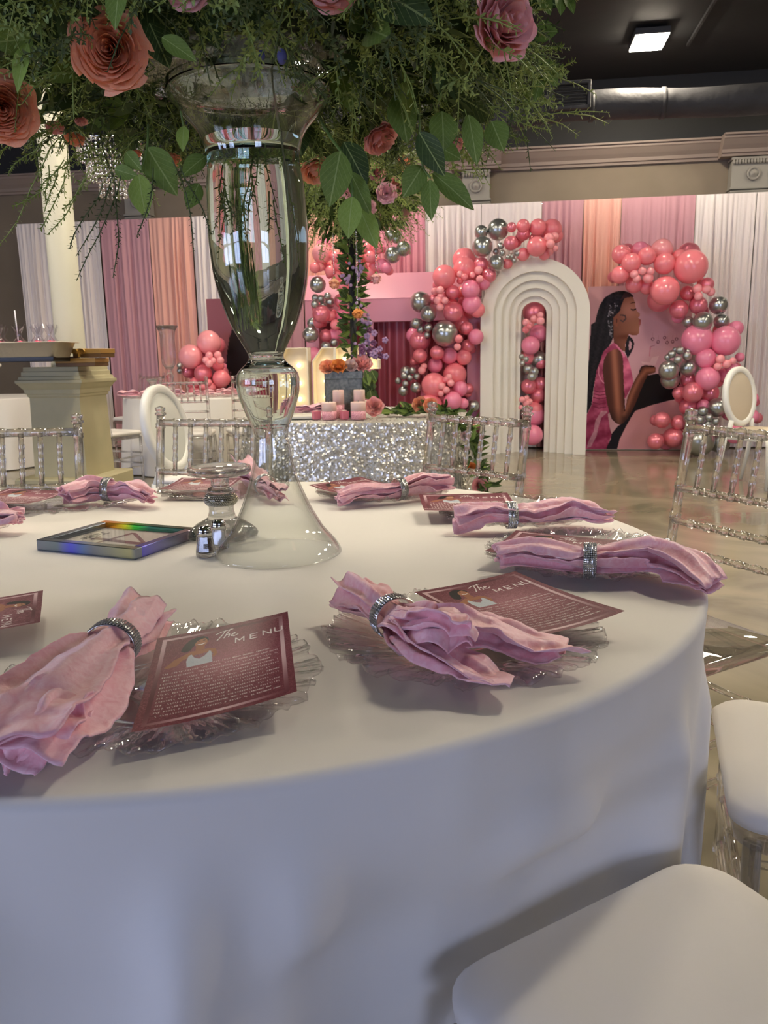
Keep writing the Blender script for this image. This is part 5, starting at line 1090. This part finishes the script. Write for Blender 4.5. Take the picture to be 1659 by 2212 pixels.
for P, m in HANG:
    b = MB(); q = random.Random(len(P)); pts = catmull(P, 9); sprig(b, [L_(Vector(x)) for x in pts], int(26+sum((Vector(a)-Vector(c)).length for a, c in zip(pts[1:], pts[:-1]))*170), 0, q, .0012, .0092)
    b.build('hanging_sprig', m, FT)
for P, r in STEMS:
    b = MB(); b.tube([L_(Vector(x)) for x in catmull(P, 8)], r, 6); b.build('stem', 'stem', FT)
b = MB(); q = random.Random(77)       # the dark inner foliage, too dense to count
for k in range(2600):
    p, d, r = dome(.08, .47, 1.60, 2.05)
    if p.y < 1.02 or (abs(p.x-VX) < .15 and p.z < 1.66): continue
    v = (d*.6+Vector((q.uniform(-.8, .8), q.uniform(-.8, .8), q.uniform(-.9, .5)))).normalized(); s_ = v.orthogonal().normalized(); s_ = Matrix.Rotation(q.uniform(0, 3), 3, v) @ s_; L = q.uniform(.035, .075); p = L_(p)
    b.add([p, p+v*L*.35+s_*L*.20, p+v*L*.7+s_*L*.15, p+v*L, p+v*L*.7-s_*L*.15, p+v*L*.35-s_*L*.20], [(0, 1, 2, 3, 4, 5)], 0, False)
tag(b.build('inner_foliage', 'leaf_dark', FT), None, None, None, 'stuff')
# roses, every petal its own piece
def petal_mesh(name, m, r, zt, half, curl, seed):
    """one petal of a ring of radius r: wraps the axis, rises to zt and rolls its lip outwards"""
    b = MB(); nu, nv = 9, 7; q = random.Random(seed); p0, p1 = q.uniform(0, 6), q.uniform(0, 6); out = []
    for i in range(nv):
        t = i/(nv-1)
        for j in range(nu):
            u = j/(nu-1)*2-1; e = 1-.30*abs(u)**2.5*t; wd = half*(.45+.55*sin(min(1, t*1.3)*pi/2))
            ro = r*(.28+.72*sin(min(1, t*1.15)*pi/2))*(1+.05*sin(u*4+p0)*t)+curl*max(0, t-.62)**2*3.2*(1+.3*sin(u*3+p1)); a = u*wd
            z = -.42+(zt+.42)*t*e-curl*max(0, t-.75)**2*3.0+.035*t*sin(u*5+p1)+.02*t*sin(u*11+p0)
            out.append((ro*cos(a), ro*sin(a), z))
    F = [(i*nu+j, i*nu+j+1, (i+1)*nu+j+1, (i+1)*nu+j) for i in range(nv-1) for j in range(nu-1)]
    b.add(out, F); return b.mesh(name, m)
BIG = ((3, .07, .52, 1.5, .02), (4, .14, .54, 1.2, .03), (5, .21, .54, 1.05, .04), (6, .28, .53, .92, .05), (7, .36, .51, .85, .06), (7, .44, .48, .8, .08), (8, .52, .44, .74, .10), (8, .61, .38, .70, .13), (8, .71, .29, .66, .17), (8, .81, .16, .60, .22), (7, .90, .0, .62, .26))
RINGS = ((3, .09, .50, 1.5, .02), (4, .19, .52, 1.15, .05), (5, .31, .52, .95, .08), (6, .43, .48, .82, .12), (7, .56, .42, .70, .16), (7, .70, .30, .66, .22), (8, .84, .12, .60, .26))
def rose(name, m, loc, face, R, parent, org, label=None, seed=0, sub=True, n=7):
    """rings of cupped petals that open outwards; face is the way the bloom looks"""
    q = random.Random(seed); T = bpy.data.objects.new(name, None); COL.objects.link(T); T.parent = parent; T.location = Vector(loc)-Vector(org)
    T.empty_display_size = .02
    T.rotation_mode = 'QUATERNION'; T.rotation_quaternion = Vector(face).to_track_quat('Z', 'Y'); T.scale = (R,)*3
    one = MB()
    for k, (cnt, r, zt, half, curl) in enumerate(BIG if n == 11 else RINGS):
        if not sub and k == 1: continue
        mes = [petal_mesh('petal', m, r*q.uniform(.93, 1.06), zt*q.uniform(.92, 1.05), half, curl, seed*10+k+v*77) for v in range(2)]
        for j in range(cnt):
            a = 2*pi*(j+.37*k)/cnt+q.uniform(-.2, .2); M = Matrix.Rotation(a, 4, 'Z') @ Matrix.Translation((0, 0, q.uniform(-.04, .04))) @ Matrix.Rotation(q.uniform(-.07, .09), 4, 'Y'); me = mes[j % 2]
            if sub: o = link('petal', me, T); o.matrix_local = M
            else: one.add([M @ v.co for v in me.vertices], [tuple(p.vertices) for p in me.polygons])
    b = MB(); b.lathe([(-.66, .05), (-.56, .16), (-.46, .27), (-.36, .33)], 12, cap1=False); b.build('calyx', 'stem', T)
    if not sub: one.build('petals', m, T)
    return T
for i, (x, y, z, fx_, fy_, fz_, R, m) in enumerate(ROSES):
    rose('rose', m, (x, y, z), (fx_, fy_, fz_), R, FT, (FX, FY, FZ), None, i+1, R > .030, 11 if i < 2 else 7)
for x, y, z, r in BERRIES:
    b = MB(); b.sphere(L_((x, y, z)), (r, r, r*1.5), 10, 8); tag(b.build('flower_bud', 'flower_blue', FT), 'dark blue bud')
# stems and sprigs standing in the water
q = random.Random(12)
for k in range(0):
    a = q.uniform(0, 6.28); r0, r1 = q.uniform(.005, .028), q.uniform(.02, .055); b = MB()
    b.tube([L_((VX-.012+r1*cos(a)-.008, VY+r1*sin(a), 1.63)), L_((VX-.010+r1*.6*cos(a)-.006, VY+r1*.6*sin(a), 1.40)), L_((VX-.008+r0*cos(a+.4)-.012, VY+r0*sin(a+.4), 1.17+q.uniform(0, .06)))], [.0022, .0024, .002], 6); b.build('stem', 'stem', FT)
b = MB(); b.tube([L_((VX+.028, VY-.045, 1.63)), L_((VX+.046, VY-.052, 1.47)), L_((VX+.050, VY-.045, 1.32)), L_((VX+.030, VY-.03, 1.19))], .0022, 6); tag(b.build('stem', 'stalk', FT), 'pale bare stalk inside the vase')
b = MB()
for k in range(15):
    x, y = VX-.02+q.uniform(-.045, .055), VY+q.uniform(-.05, .05); z = q.uniform(1.42, 1.52)
    P = [L_((x, y, z)), L_((x+q.uniform(-.01, .01), y, z-.04)), L_((x+q.uniform(-.02, .02), y, z-q.uniform(.06, .13)))]; sprig(b, P, 22, .1, q)
for k in range(20):
    x, y = VX-.035+q.uniform(-.02, .02), VY-.02+q.uniform(-.02, .02); b.tube([L_((x, y, 1.30+q.uniform(-.04, .04))), L_((x+q.uniform(-.006, .014), y, 1.20+q.uniform(-.02, .03)))], .0012, 3)
tag(b.build('submerged_sprigs', 'sprig', FT), None, None, None, 'stuff')
# ------------------------------------------------------------------ silver table: flower stand, box, candles, greenery
BX, BY = -.245, 5.18
T = thing('flower_box', 'square grey metallic flower box with coral, orange and white roses on the silver table', 'flower box', (BX, BY, ZT+.004), .06)
b = MB(); b.box((0, 0, .145), (.235, .235, .29), bev=.006); b.build('box_body', 'box_grey', T)
b = MB(); b.box((0, 0, .262), (.245, .245, .055), bev=.006); b.build('box_lid', 'box_grey', T)
b = MB()
for a in (0, pi/2, pi, 3*pi/2): b.box((.1215*sin(a), -.1215*cos(a), .12), (.05 if a in (0, pi) else .006, .006 if a in (0, pi) else .05, .24))
b.build('ribbon', 'box_grey', T)
org = (BX, BY, ZT+.004)
for i, (dx, dy, dz, R, m) in enumerate(((-.10, -.10, .32, .055, 'rose_coral'), (-.03, -.115, .325, .055, 'rose_orange'), (.045, -.105, .325, .048, 'rose_white'), (.12, -.08, .34, .065, 'rose_pink'), (-.11, .02, .32, .05, 'rose_coral'), (.06, .06, .33, .05, 'rose_orange'))):
    rose('rose', m, (BX+dx, BY+dy, ZT+dz), (dx*2, -1, .7), R, T, org, None, 40+i, False)
q = random.Random(5)
for k in range(26):
    b = MB(); c = (.17+q.gauss(0, .045), -.06+q.gauss(0, .03), .40+q.gauss(0, .05))
    for j in range(5):
        a = j*1.256; b.sphere((c[0]+.012*cos(a), c[1]-.004, c[2]+.012*sin(a)), (.010, .005, .010), 6, 4)
    b.build('blossom', 'flower_purple' if q.random() < .6 else 'flower_plum', T)
for k in range(16):
    bs = Vector((BX+.13+q.uniform(-.02, .05), BY-.10+q.uniform(-.05, .06), ZT+q.uniform(.12, .30))); tp = bs+Vector((q.uniform(-.02, .08), -.03, q.uniform(-.10, -.03)))
    leaf(bs, tp, .06, q.choice(('leaf', 'leaf_dark')), q.uniform(-.5, .5), T, org)
T = thing('flower_stand', 'tall black flower stand wrapped in dark leaves, crowned with roses, on the silver table', 'flower stand', (BX+.07, BY+.0, ZT+.29))
org = (BX+.07, BY, ZT+.29); px_ = BX+.07
b = MB(); b.lathe([(.005, .07), (.02, .07), (.03, .022), (.86, .022), (.88, .10), (.9, .10)], 16); b.build('pole', 'pole_black', T)
for k in range(300 - 20):
    z = q.uniform(.10, .86); a = q.uniform(0, 2*pi); sp = .05+.03*(1-z); bs = Vector((px_+sp*.5*cos(a), BY+sp*.5*sin(a), org[2]+z)); d = Vector((cos(a), sin(a), q.uniform(-.5, .9))).normalized(); L = q.uniform(.05, .095)
    leaf(bs, bs+d*L, L*.36, q.choice(('leaf_dark', 'leaf_dark', 'leaf_dark', 'leaf')), q.uniform(-1, 1), T, org)
for z, a in ((.38, -1.2), (.13, -.9), (.62, -1.0), (.56, -2.0), (.30, -.2)):
    for j in range(12):
        b = MB(); c = (.085*cos(a)+q.gauss(0, .016), .085*sin(a)-.01, z+q.gauss(0, .026)); b.sphere(c, (.011, .006, .011), 6, 4); b.build('blossom', 'flower_purple', T)
# crown
cz = 1.12
b = MB()
for k in range(900):
    d = Vector((q.gauss(0, 1), q.gauss(0, 1), q.gauss(0, .55))).normalized(); r = q.uniform(.18, .46); p = Vector((d.x*r, d.y*r, cz+d.z*r*.75)); v = (d+Vector((0, 0, -.25))).normalized(); L = q.uniform(.10, .2)
    sprig(b, [p, p+v*L*.5, p+v*L-Vector((0, 0, .02))], 16, L, q, .0018, .022)
tag(b.build('crown_sprigs', 'sprig', T), None, None, None, 'stuff')
b = MB()
for k in range(1500):
    d = Vector((q.gauss(0, 1), q.gauss(0, 1), q.gauss(0, .6))).normalized(); r = q.uniform(.1, .42); p = Vector((d.x*r, d.y*r, cz+d.z*r*.7)); v = (d+Vector((q.uniform(-.4, .4), q.uniform(-.4, .4), q.uniform(-.4, .4)))).normalized(); s_ = v.orthogonal().normalized(); L = q.uniform(.06, .11)
    b.add([p, p+v*L*.5+s_*L*.2, p+v*L, p+v*L*.5-s_*L*.2], [(0, 1, 2, 3)], 0, False)
tag(b.build('crown_leaves', 'leaf_dark', T), None, None, None, 'stuff')
for i in range(20):
    a = i*2.4; el = -.55+1.1*((i*7) % 20)/20; r = .40; p = (org[0]+r*cos(el)*cos(a), org[1]+r*cos(el)*sin(a), org[2]+cz+r*.75*sin(el))
    rose('rose', ('rose_blush', 'rose_coral', 'rose_pink', 'rose_peach')[i % 4], p, (cos(a), sin(a), sin(el)), .06, T, org, None, 60+i, False)
for i, (x, z) in enumerate(((.10, .92), (.02, 1.02), (.22, 1.0))):
    rose('rose', 'rose_blush', (org[0]+x, org[1]-.40, org[2]+z), (0, -1, -.1), .062, T, org, None, 90+i, False)
for i, (x, z0, z1, m) in enumerate(((.034, .82, .382, 'rose_orange'), (-.105, .80, .56, 'rose_coral'), (.15, .80, .585, 'rose_pink'))):
    b = MB()
    for k in range(int((z0-z1)/.010)): b.sphere((x, -.16, z1+.03+k*.010), .0042, 6, 4)
    st_ = b.build('bead_string', 'crystal', T); st_['kind'] = 'stuff'
    hr = rose('hanging_rose', m, (org[0]+x, org[1]-.16, org[2]+z1-.03), (0, -.15, -1), .046, T, org, None, 95+i, False); hr.scale = (.036, .036, .066)
# candles
def candle(x, y, h, r, label):
    t = thing('pillar_candle', label, 'candle', (x, y, ZT+.005))
    b = MB(); b.lathe([(0, r), (h*.48, r), (h*.48, r*.98)], 28); b.build('glitter_band', 'candle_glitter', t)
    b = MB(); b.lathe([(h*.42, r*.99), (h-.006, r*.99), (h, r*.94), (h-.004, r*.85), (h-.008, .001)], 28); b.build('wax', 'candle_ivory', t)
    b = MB(); b.tube([(0, 0, h-.008), (.001, 0, h+.010)], .0016, 6); b.build('wick', 'tray_black', t)
candle(-.272, 4.99, .172, .036, 'taller ombre pink pillar candle at the back left of the four, on the silver table')
candle(-.142, 4.99, .172, .036, 'taller ombre pink pillar candle at the back right of the four, against the grey box')
candle(-.325, 4.88, .105, .046, 'short wide glitter pillar candle at the front left of the four')
candle(-.147, 4.86, .105, .046, 'short wide glitter pillar candle at the front right of the four')
def votive(x, y, label):
    t = thing('votive_candle', label, 'candle', (x, y, ZT+.004), .4)
    b = MB(); b.box((0, 0, .026), (.046, .046, .052), bev=.004); b.build('cup', 'votive_pink', t); b = MB(); b.lathe([(.05, .014), (.056, .014), (.058, .001)], 12, (0, 0, 0)); b.build('wax', 'candle_ivory', t)
votive(-.405, 4.90, 'small square pink votive left of the pillar candles'); votive(-.232, 4.87, 'small square pink votive between the two short pillar candles')
# loose roses and a runner of greenery that trails off the table edge
def single_rose(name, m, p, face, R, label, seed):
    t = thing(name, label, 'rose', p); rose('bloom', m, p, face, R, t, p, None, seed, False)
single_rose('cut_rose', 'rose_pink', (-.05, 4.97, ZT+.072), (-.1, -1, .2), .062, 'pink rose lying on the silver table right of the candles', 101)
T = thing('greenery_runner', 'leafy greenery runner with roses, trailing over the right edge of the silver table', 'greenery', (.3, 5.1, ZT))
org = (.3, 5.1, ZT); path = catmull([(.07, 5.06, ZT+.03), (.17, 5.03, ZT+.035), (.30, 5.0, ZT+.04), (.45, 4.87, ZT+.02), (.53, 4.81, ZT-.10), (.57, 4.78, ZT-.28), (.60, 4.76, ZT-.44), (.62, 4.74, ZT-.58)], 60)
b = MB(); b.tube([Vector(p)-Vector(org) for p in path], .006, 6); b.build('stem', 'stem', T)
for k in range(280):
    p = Vector(path[q.randrange(60)])+Vector((q.gauss(0, .022), q.gauss(0, .018), q.gauss(0, .012))); d = Vector((q.gauss(0, 1), q.gauss(0, .8), q.gauss(.1, .6))).normalized(); L = q.uniform(.05, .11)
    rv = Vector((p.x-SC[0], p.y-SC[1], 0)).normalized()
    if p.z > ZT-.0: p.z = max(p.z, ZT+.012); d.z = abs(d.z)*.6+.05
    elif d.dot(rv) < .1: d += rv*(.3-d.dot(rv)); d.normalize()
    leaf(p, p+d*L, L*.32, q.choice(('leaf_dark', 'leaf_dark', 'leaf')), q.uniform(-1, 1), T, org)
for i, (x, y, z, m, R) in enumerate(((.235, 4.98, ZT+.08, 'rose_peach', .055), (.30, 4.95, ZT+.075, 'rose_coral', .05), (.535, 4.79, ZT-.30, 'rose_orange', .04), (.585, 4.76, ZT-.40, 'rose_pink', .05), (.50, 4.80, ZT-.10, 'rose_white', .035))):
    rose('rose', m, (x, y, z), (.1, -1, .1), R, T, org, None, 110+i, False)
# ------------------------------------------------------------------ far place settings: folded napkins on plates
def small_napkin(x, y, rz, label, seed, zt=ZT, group='pink napkins on the far tables'):
    b = MB(); loft(b, [(-.10, 0, .030), (-.05, .005, .036), (0, 0, .030), (.05, -.006, .038), (.11, .01, .028)], [.03, .05, .026, .055, .045], [.022, .032, .024, .036, .022], seed, 1.4, .012, 24, 44)
    o = b.build('napkin', 'napkin_velvet', None, (x, y, zt+.016)); o.rotation_euler = (0, 0, rz); tag(o, label, 'napkin', group); return o
fp = plate_mesh
for i, (x, y, rz, l) in enumerate(((-2.55, 8.05, .2, 'pink napkin on the far guest table nearest the pedestal'), (-2.30, 7.95, .5, 'second pink napkin from the pedestal on the far guest table'), (-2.10, 8.10, -.2, 'third pink napkin from the pedestal on the far guest table'),
        (-1.78, 8.0, .3, 'pink napkin on the far guest table, under the balloon bunch'), (-1.50, 8.05, .7, 'pink napkin on the far guest table beside the vase bulb'), (-1.62, 8.35, .1, 'pink napkin further back on the far guest table, under the balloon bunch'),
        (-4.35, 8.45, .2, 'pink napkin on the left-edge guest table, beside the pedestal'), (-4.75, 8.4, -.4, 'pink napkin on the left-edge guest table, cut by the picture edge'))):
    small_napkin(x, y, rz, l, 200+i)
for i, (x, y) in enumerate(((-2.42, 8.02), (-2.02, 8.0), (-1.62, 8.05), (-4.4, 8.45))):
    o = link('charger_plate', PM, None, (x, y, ZT+.0005)); tag(o, ('glass charger under the napkins nearest the pedestal', 'glass charger in the middle of the far guest table', 'glass charger on the far guest table near the balloon bunch', 'glass charger on the guest table at the left edge')[i], 'plate', 'glass chargers on the far tables')
small_napkin(-.47, 5.16, .15, 'pink napkin with a rhinestone ring at the left end of the silver table', 220)
b = MB(); b.box((0, 0, .012), (.22, .22, .018), bev=.004); o = b.build('menu_card', 'frame_paper', None, (-.52, 5.02, ZT+.004)); tag(o, 'pale folded card at the left end of the silver table', 'card')
# tall glass centrepiece and a small glass on the far guest table
T = thing('glass_vase', 'tall slim glass vase on the far guest table in front of the coral drape', 'vase', (-2.235, 8.5, ZT+.003))
pr = [(0, .001), (0, .075), (.006, .07), (.06, .03), (.12, .022), (.16, .034), (.20, .042), (.235, .03), (.255, .02), (.28, .04), (.33, .07), (.40, .078), (.60, .075), (.66, .082), (.72, .115), (.722, .112), (.66, .078), (.60, .071), (.40, .074), (.33, .065), (.29, .036), (.285, .001)]
b = MB(); b.lathe(pr, 32); b.build('vase_body', 'glass_small', T)
T = thing('footed_glass', 'small footed glass dish on the far guest table, left of the tall slim vase', 'glass', (-2.40, 8.42, ZT+.003))
b = MB(); b.lathe([(0, .001), (0, .04), (.006, .038), (.02, .012), (.09, .012), (.11, .03), (.15, .045), (.18, .066), (.182, .062), (.15, .04), (.115, .025), (.11, .001)], 24); b.build('bowl', 'glass_small', T)
# ------------------------------------------------------------------ left edge: tray with treats, gold boxes
T = thing('tray_stand', 'white folding stand under the black tray at the left edge', 'stand', (-3.17, 5.9, 0))
for sx in (-1, 1):
    for sy in (-1, 1):
        b = MB(); b.tube([(sx*.26, sy*.18, .005), (-sx*.26, sy*.18, 1.118)], .016, 8); b.build('leg', 'oval_white', T)
for sx in (-1, 1):
    b = MB(); b.tube([(sx*.28, -.22, 1.118), (sx*.28, .22, 1.118)], .014, 8); b.build('crossbar', 'oval_white', T)
T = thing('serving_tray', 'flat black serving tray carrying the foil pan at the left edge', 'tray', (-2.78, 5.80, 1.136))
b = MB(); b.box((0, 0, .012), (1.06, .48, .018), bev=.006); b.build('tray_base', 'tray_black', T)
b = MB(); 
for c, d in (((0, -.235, .026), (1.06, .014, .024)), ((0, .235, .026), (1.06, .014, .024)), ((-.523, 0, .026), (.014, .46, .024)), ((.523, 0, .026), (.014, .46, .024))): b.box(c, d, bev=.003)
b.build('tray_rim', 'tray_black', T)
T = thing('foil_pan', 'silver foil pan full of pink wrapped treats, on the black tray', 'pan', (-2.52, 5.72, 1.1625))
def rr(hx, hy, z, rad=.05): return [(cx*(hx-rad)+rad*cos(a), cy*(hy-rad)+rad*sin(a), z) for cx, cy, a0 in ((1,1,0), (-1,1,pi/2), (-1,-1,pi), (1,-1,3*pi/2)) for a in np.linspace(a0, a0+pi/2, 7)]
b = MB(); b.rings([rr(.26, .15, 0), rr(.275, .16, .008), rr(.31, .185, .105), rr(.33, .205, .11), rr(.335, .21, .106), rr(.33, .205, .112), rr(.308, .183, .112), rr(.272, .158, .010)]); b.build('pan_body', 'foil', T)
for i, (x, y) in enumerate(((-.20, -.08), (-.12, -.10), (.02, -.09), (.14, -.10), (.22, -.08), (-.05, .04), (.1, .05), (.2, .04), (-.16, .05))):
    t = thing('wrapped_treat', 'pink cellophane-wrapped treat, '+('first', 'second', 'third', 'fourth', 'fifth', 'first', 'second', 'third', 'fourth')[(0, 1, 2, 3, 4, 6, 7, 8, 5)[i]]+' from the left in the '+('front' if i < 5 else 'back')+' row of the foil pan', 'treat', (-2.52+x, 5.72+y, 1.172), i*.7, 'cellophane treats in the foil pan')
    b = MB(); b.sphere((0, 0, .062), (.034, .034, .052), 12, 8); b.build('treat_body', 'treat_pink', t)
    b = MB(); R = []
    for z, r in ((.02, .036), (.06, .038), (.11, .034), (.135, .014), (.15, .010), (.18, .022), (.215, .036)): R.append([(r*(1+.16*sin(5*a+i)+.1*sin(9*a))*cos(a), r*(1+.16*sin(5*a+i))*sin(a), z+.012*sin(4*a)*(z > .17)) for a in np.linspace(0, 2*pi, 25)[:-1]])
    b.rings(R, cap0=False, cap1=False); b.build('wrapper', 'cellophane', t)
    if i in (0, 1, 5): b = MB(); b.tube([(0, 0, .1), (.004, 0, .325)], .0045, 6); b.build('stick', 'stick', t)
T = thing('gold_box', 'flat gold gift box with a ribbon bow, on top of the other on the pedestal', 'box', (-2.10, 5.92, 1.101+.062), -.30)
b = MB(); b.box((0, 0, .022), (.235, .17, .044), bev=.003); b.build('box_base', 'gold_dark', T); b = MB(); b.box((0, 0, .046), (.241, .176, .034), bev=.003); b.build('box_lid', 'gold_box', T)
b = MB(); b.box((-.06, 0, .035), (.018, .180, .062)); bw_ = b.build('ribbon', 'gold_ribbon', T)
for s_ in (-1, 1):
    b = MB(); b.rings([[(-.06+s_*(.03+.028*cos(a)), -.092-.012*sin(a)*.3+x, .045+.02*sin(a)) for a in np.linspace(0, 2*pi, 13)[:-1]] for x in (-.012, .012)], cap0=False, cap1=False); b.build('bow_loop', 'gold_ribbon', bw_)
T = thing('gold_box', 'flat gold gift box lying below the bowed one on the pedestal cap', 'box', (-2.20, 5.95, 1.101), -.16)
b = MB(); b.box((0, 0, .020), (.31, .20, .040), bev=.003); b.build('box_base', 'gold_dark', T); b = MB(); b.box((0, 0, .043), (.316, .206, .034), bev=.003); b.build('box_lid', 'gold_box', T)
T = thing('bottle', 'black bottle with a bright cap at the left edge, behind the foil pan', 'bottle', (-2.93, 5.84, 1.158))
b = MB(); b.lathe([(0, .05), (.004, .054), (.12, .054), (.16, .048), (.19, .03), (.20, .022), (.23, .02)], 20); b.build('bottle_body', 'bottle_black', T); b = MB(); b.lathe([(.23, .021), (.262, .021), (.27, .015), (.271, .001)], 16); b.build('cap', 'chrome', T)
# ------------------------------------------------------------------ crystal chandelier seen through the leaves at upper left
T = thing('chandelier', 'crystal chandelier hanging behind the leaves at the upper left', 'chandelier', (-2.05, 6.5, 2.42))
b = MB(); b.tube([(0, 0, .42), (0, 0, ZC-2.42)], .008, 8); b.build('rod', 'chrome', T)
for r, z in ((.24, .34), (.18, .2), (.10, .08)):
    b = MB(); b.rings([[((r+d)*cos(a), (r+d)*sin(a), z+e) for a in np.linspace(0, 2*pi, 33)[:-1]] for d, e in ((-.008, 0), (0, .012), (.008, 0), (0, -.012))], loop=True); rg = b.build('hoop', 'chrome', T)
    b = MB()
    for k in range(int(r*190)):
        a = 2*pi*k/int(r*190)
        for j in range(4): b.sphere((r*cos(a), r*sin(a), z-.02-j*.03), (.010, .010, .014), 5, 3); 
    tag(b.build('crystals', 'crystal', rg), None, None, None, 'stuff')
b = MB()
for a in (0, pi/3, 2*pi/3): b.tube([(-.24*cos(a), -.24*sin(a), .34), (0, 0, .42), (.24*cos(a), .24*sin(a), .34)], .005, 6)
b.build('frame', 'chrome', T)
